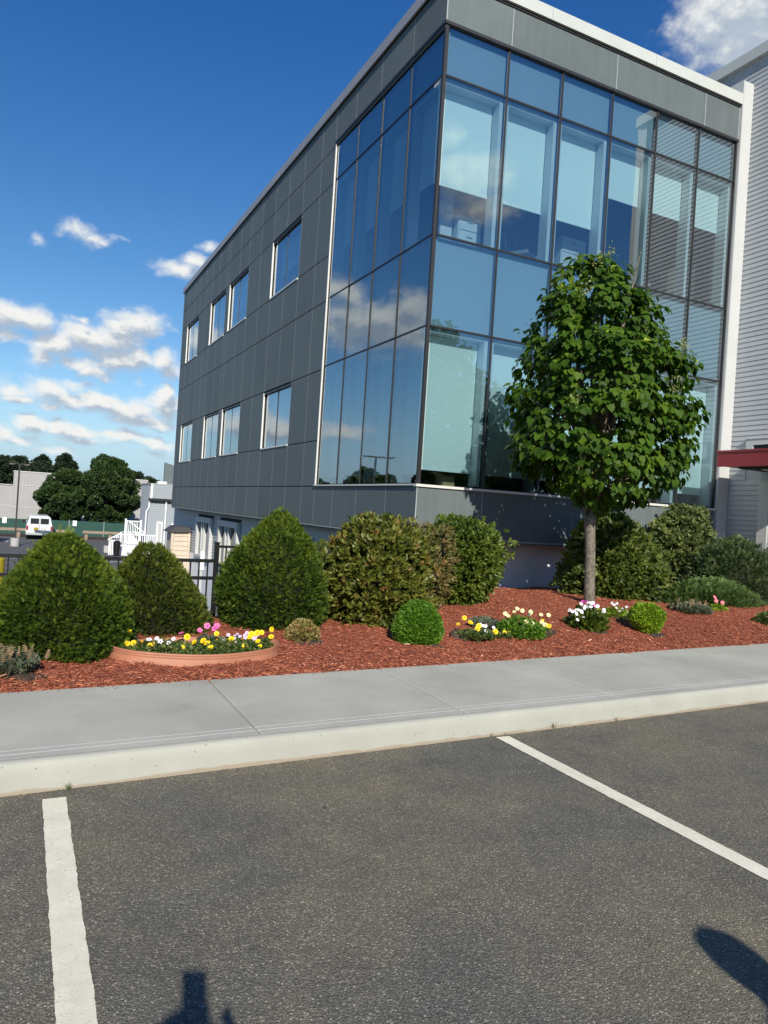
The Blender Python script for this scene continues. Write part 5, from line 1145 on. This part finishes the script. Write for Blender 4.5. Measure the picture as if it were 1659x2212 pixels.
bigtree('lower spreading maple behind the van and green fence', 3.75, 74.8, L0, 6.3, 2.25, 80, 11000, 401, M['fartree'], .27, group=GT, low=.18)
bigtree('tallest broad maple left of the annex', 7.2, 74.6, L0, 7.9, 2.75, 110, 15000, 402, M['fartree'], .27, group=GT, low=.14)
bigtree('small tree low between the van and the maples', 2.5, 75.6, L0, 2.9, 1.0, 22, 2200, 403, M['fartree'], .26, group=GT, low=.2)
GD = 'dark trees on the rise behind the warehouse'
for k, (x, y, h, rx, lab) in enumerate([(-5.5, 112, 9.0, 4.2, 'dark tree above the low end of the warehouse'), (-1.0, 110, 8.6, 3.4, 'dark tree above the warehouse step'), (2.2, 114, 8.5, 3.2, 'dark tree over the middle of the warehouse roof'), (5.0, 112, 9.1, 2.3, 'rounded dark tree at the right end of the dark row'),
                                       (14.2, 112, 7.6, 2.2, 'dark tree right of the tallest maple'), (17.0, 114, 7.0, 2.0, 'low dark tree sloping down to the office wall')]):
    bigtree(lab, x, y, L0, h, rx, 60, 5200, 420+k, M['darktree'], .55, group=GD, low=.2, trunk=True)
bigtree('leafy tree at the far left edge beyond the lamp', -2.75, 60, L0, 4.6, 1.0, 16, 1800, 440, M['fartree'], .26, group=GT, low=.2)
GR = 'trees around the lots mirrored in the glass'
refl = [(-19.5, 66, 8.6, 3.4), (-15.5, 72, 7.6, 2.6), (-27, 66, 9.5, 3.6), (-24, 56, 8.8, 3.2), (-34, 60, 9, 3.8), (-46, 70, 10, 4.5), (-60, 60, 11, 5), (-38, 40, 9.5, 4),
        (30, -52, 11.5, 4.8), (38, -46, 11, 4.4), (46, -40, 12, 5), (54, -32, 11.5, 4.8), (20, -58, 12, 5), (62, -22, 12, 5)]
proto = bigtree('tree beyond the frame mirrored low in the glass', refl[0][0], refl[0][1], L0, 8.6, 3.4, 50, 8000, 450, M['fartree'], .40, group=GR, low=.12)
for k, (x, y, h, rx) in enumerate(refl[1:]):
    c = proto.copy(); col.objects.link(c); c.location = (x, y, L0 if y > 0 else 0); c.scale = (rx/3.4, rx/3.4, h/8.6); c.rotation_euler.z = k*1.3
    for ch in proto.children:
        d = ch.copy(); col.objects.link(d); d.parent = c; d.matrix_parent_inverse = ch.matrix_parent_inverse
# ------------------------------------------------------------------ photographer and an added stand-in figure whose shadows fall into the frame
def person(label, base, face, arms, top=1.62):
    """one continuous skinned body; base on the ground, facing 'face' (radians from +Y, clockwise)"""
    t = empty('person', base, label, 'person', rz=-face); s = top/1.72
    J = dict(pel=(0, 0, .95, .14), waist=(0, 0, 1.10, .125), chest=(0, 0, 1.30, .15), neck=(0, .01, 1.46, .06), head=(0, .04, 1.56, .085), crownp=(0, .03, 1.65, .075))
    for sx, n in ((-1, 'l'), (1, 'r')):
        J['hip'+n] = (sx*.10, 0, .90, .10); J['knee'+n] = (sx*.12, .02, .50, .065); J['ank'+n] = (sx*.13, 0, .09, .045); J['toe'+n] = (sx*.14, .17, .035, .035)
        J['sho'+n] = (sx*.19, 0, 1.38, .06); J['elb'+n] = (sx*.27, .10, 1.12, .045) if arms else (sx*.24, 0, 1.10, .045)
        J['wri'+n] = (sx*.075, .36, 1.36, .030) if arms else (sx*.26, .06, .84, .03)
        J['palm'+n] = (sx*.055, .42, 1.41, .034) if arms else (sx*.26, .08, .75, .034)
    E = [('pel', 'waist'), ('waist', 'chest'), ('chest', 'neck'), ('neck', 'head'), ('head', 'crownp')]
    for n in 'lr': E += [('pel', 'hip'+n), ('hip'+n, 'knee'+n), ('knee'+n, 'ank'+n), ('ank'+n, 'toe'+n), ('chest', 'sho'+n), ('sho'+n, 'elb'+n), ('elb'+n, 'wri'+n), ('wri'+n, 'palm'+n)]
    for sx, n in ((-1, 'l'), (1, 'r')):
        px, py, pz, _ = J['palm'+n]
        for k in range(5):
            if k < 4: a = (px-sx*.004*k, py+.02, pz-.02+.018*k); b = (px-sx*.03, py+.055, pz-.02+.018*k) if arms else (px, py+.02+.01*k, pz-.09)
            else: a = (px-sx*.01, py-.01, pz+.03); b = (px-sx*.035, py-.005, pz+.055)
            J[f'f{n}{k}a'] = (*a, .010); J[f'f{n}{k}b'] = (*b, .008); E += [('palm'+n, f'f{n}{k}a'), (f'f{n}{k}a', f'f{n}{k}b')]
    names = list(J); me = bpy.data.meshes.new('body'); me.from_pydata([tuple(c*s for c in J[n][:3]) for n in names], [(names.index(a), names.index(b)) for a, b in E], [])
    me.materials.append(M['cloth']); o = bpy.data.objects.new('body', me); col.objects.link(o); o.parent = t
    m_ = o.modifiers.new('skin', 'SKIN'); m_.use_smooth_shade = True
    for i, n in enumerate(names): me.skin_vertices[0].data[i].radius = (J[n][3]*s, J[n][3]*s); me.skin_vertices[0].data[i].use_root = (n == 'pel')
    o.modifiers.new('sub', 'SUBSURF').levels = 1; o.modifiers['sub'].render_levels = 1
    h = MB().lathe((0, .03*s, 1.46*s), [(.055*s, 0), (.085*s, .06*s), (.098*s, .13*s), (.085*s, .20*s), (.03*s, .245*s)], 18); h2 = link('hair', h.mesh('hair'), M['hair'], None); h2.parent = t
    fc = MB().lathe((0, .045*s, 1.47*s), [(.03*s, -.02*s), (.06*s, .02*s), (.083*s, .08*s), (.08*s, .15*s), (.05*s, .2*s)], 18).tube([(0, .135*s, 1.56*s), (0, .15*s, 1.54*s)], .012*s, 6); f2 = link('face', fc.mesh('face'), M['skin'], None); f2.parent = t
    for sx in (-1, 1):
        e = MB().lathe((sx*.03*s, .12*s, 1.57*s), [(.004, -.008), (.010, 0), (.004, .008)], 8); e2 = link('eye', e.mesh('eye'), M['vinyl'], None); e2.parent = t
    return t
back = 0.45
person('person behind the camera holding up a phone', (-math.sin(YAW)*back+.06, -math.cos(YAW)*back-.03, 0), YAW, True, 1.62)
ph = empty('phone', (0, 0, 1.4), 'black phone held upright in both hands', 'phone')
ph.rotation_euler = (0, 0, 0)
pm = MB().box(-.036, .036, -.125, .020, -.012, -.003); Rm = Matrix(((r2.x, u2.x, -fw.x), (r2.y, u2.y, -fw.y), (r2.z, u2.z, -fw.z)))
pm.v = [tuple((Rm @ Vector((v[0], v[1], .02-v[2])))+Vector((0, 0, EYE))) for v in pm.v]; pm.build('case', M['black'], ph)
person('unseen stand-in figure added to cast the shadow at the lower right', (1.64, -.88, 0), .1, False, 1.76)  # out of view, put here only for the shadow it throws
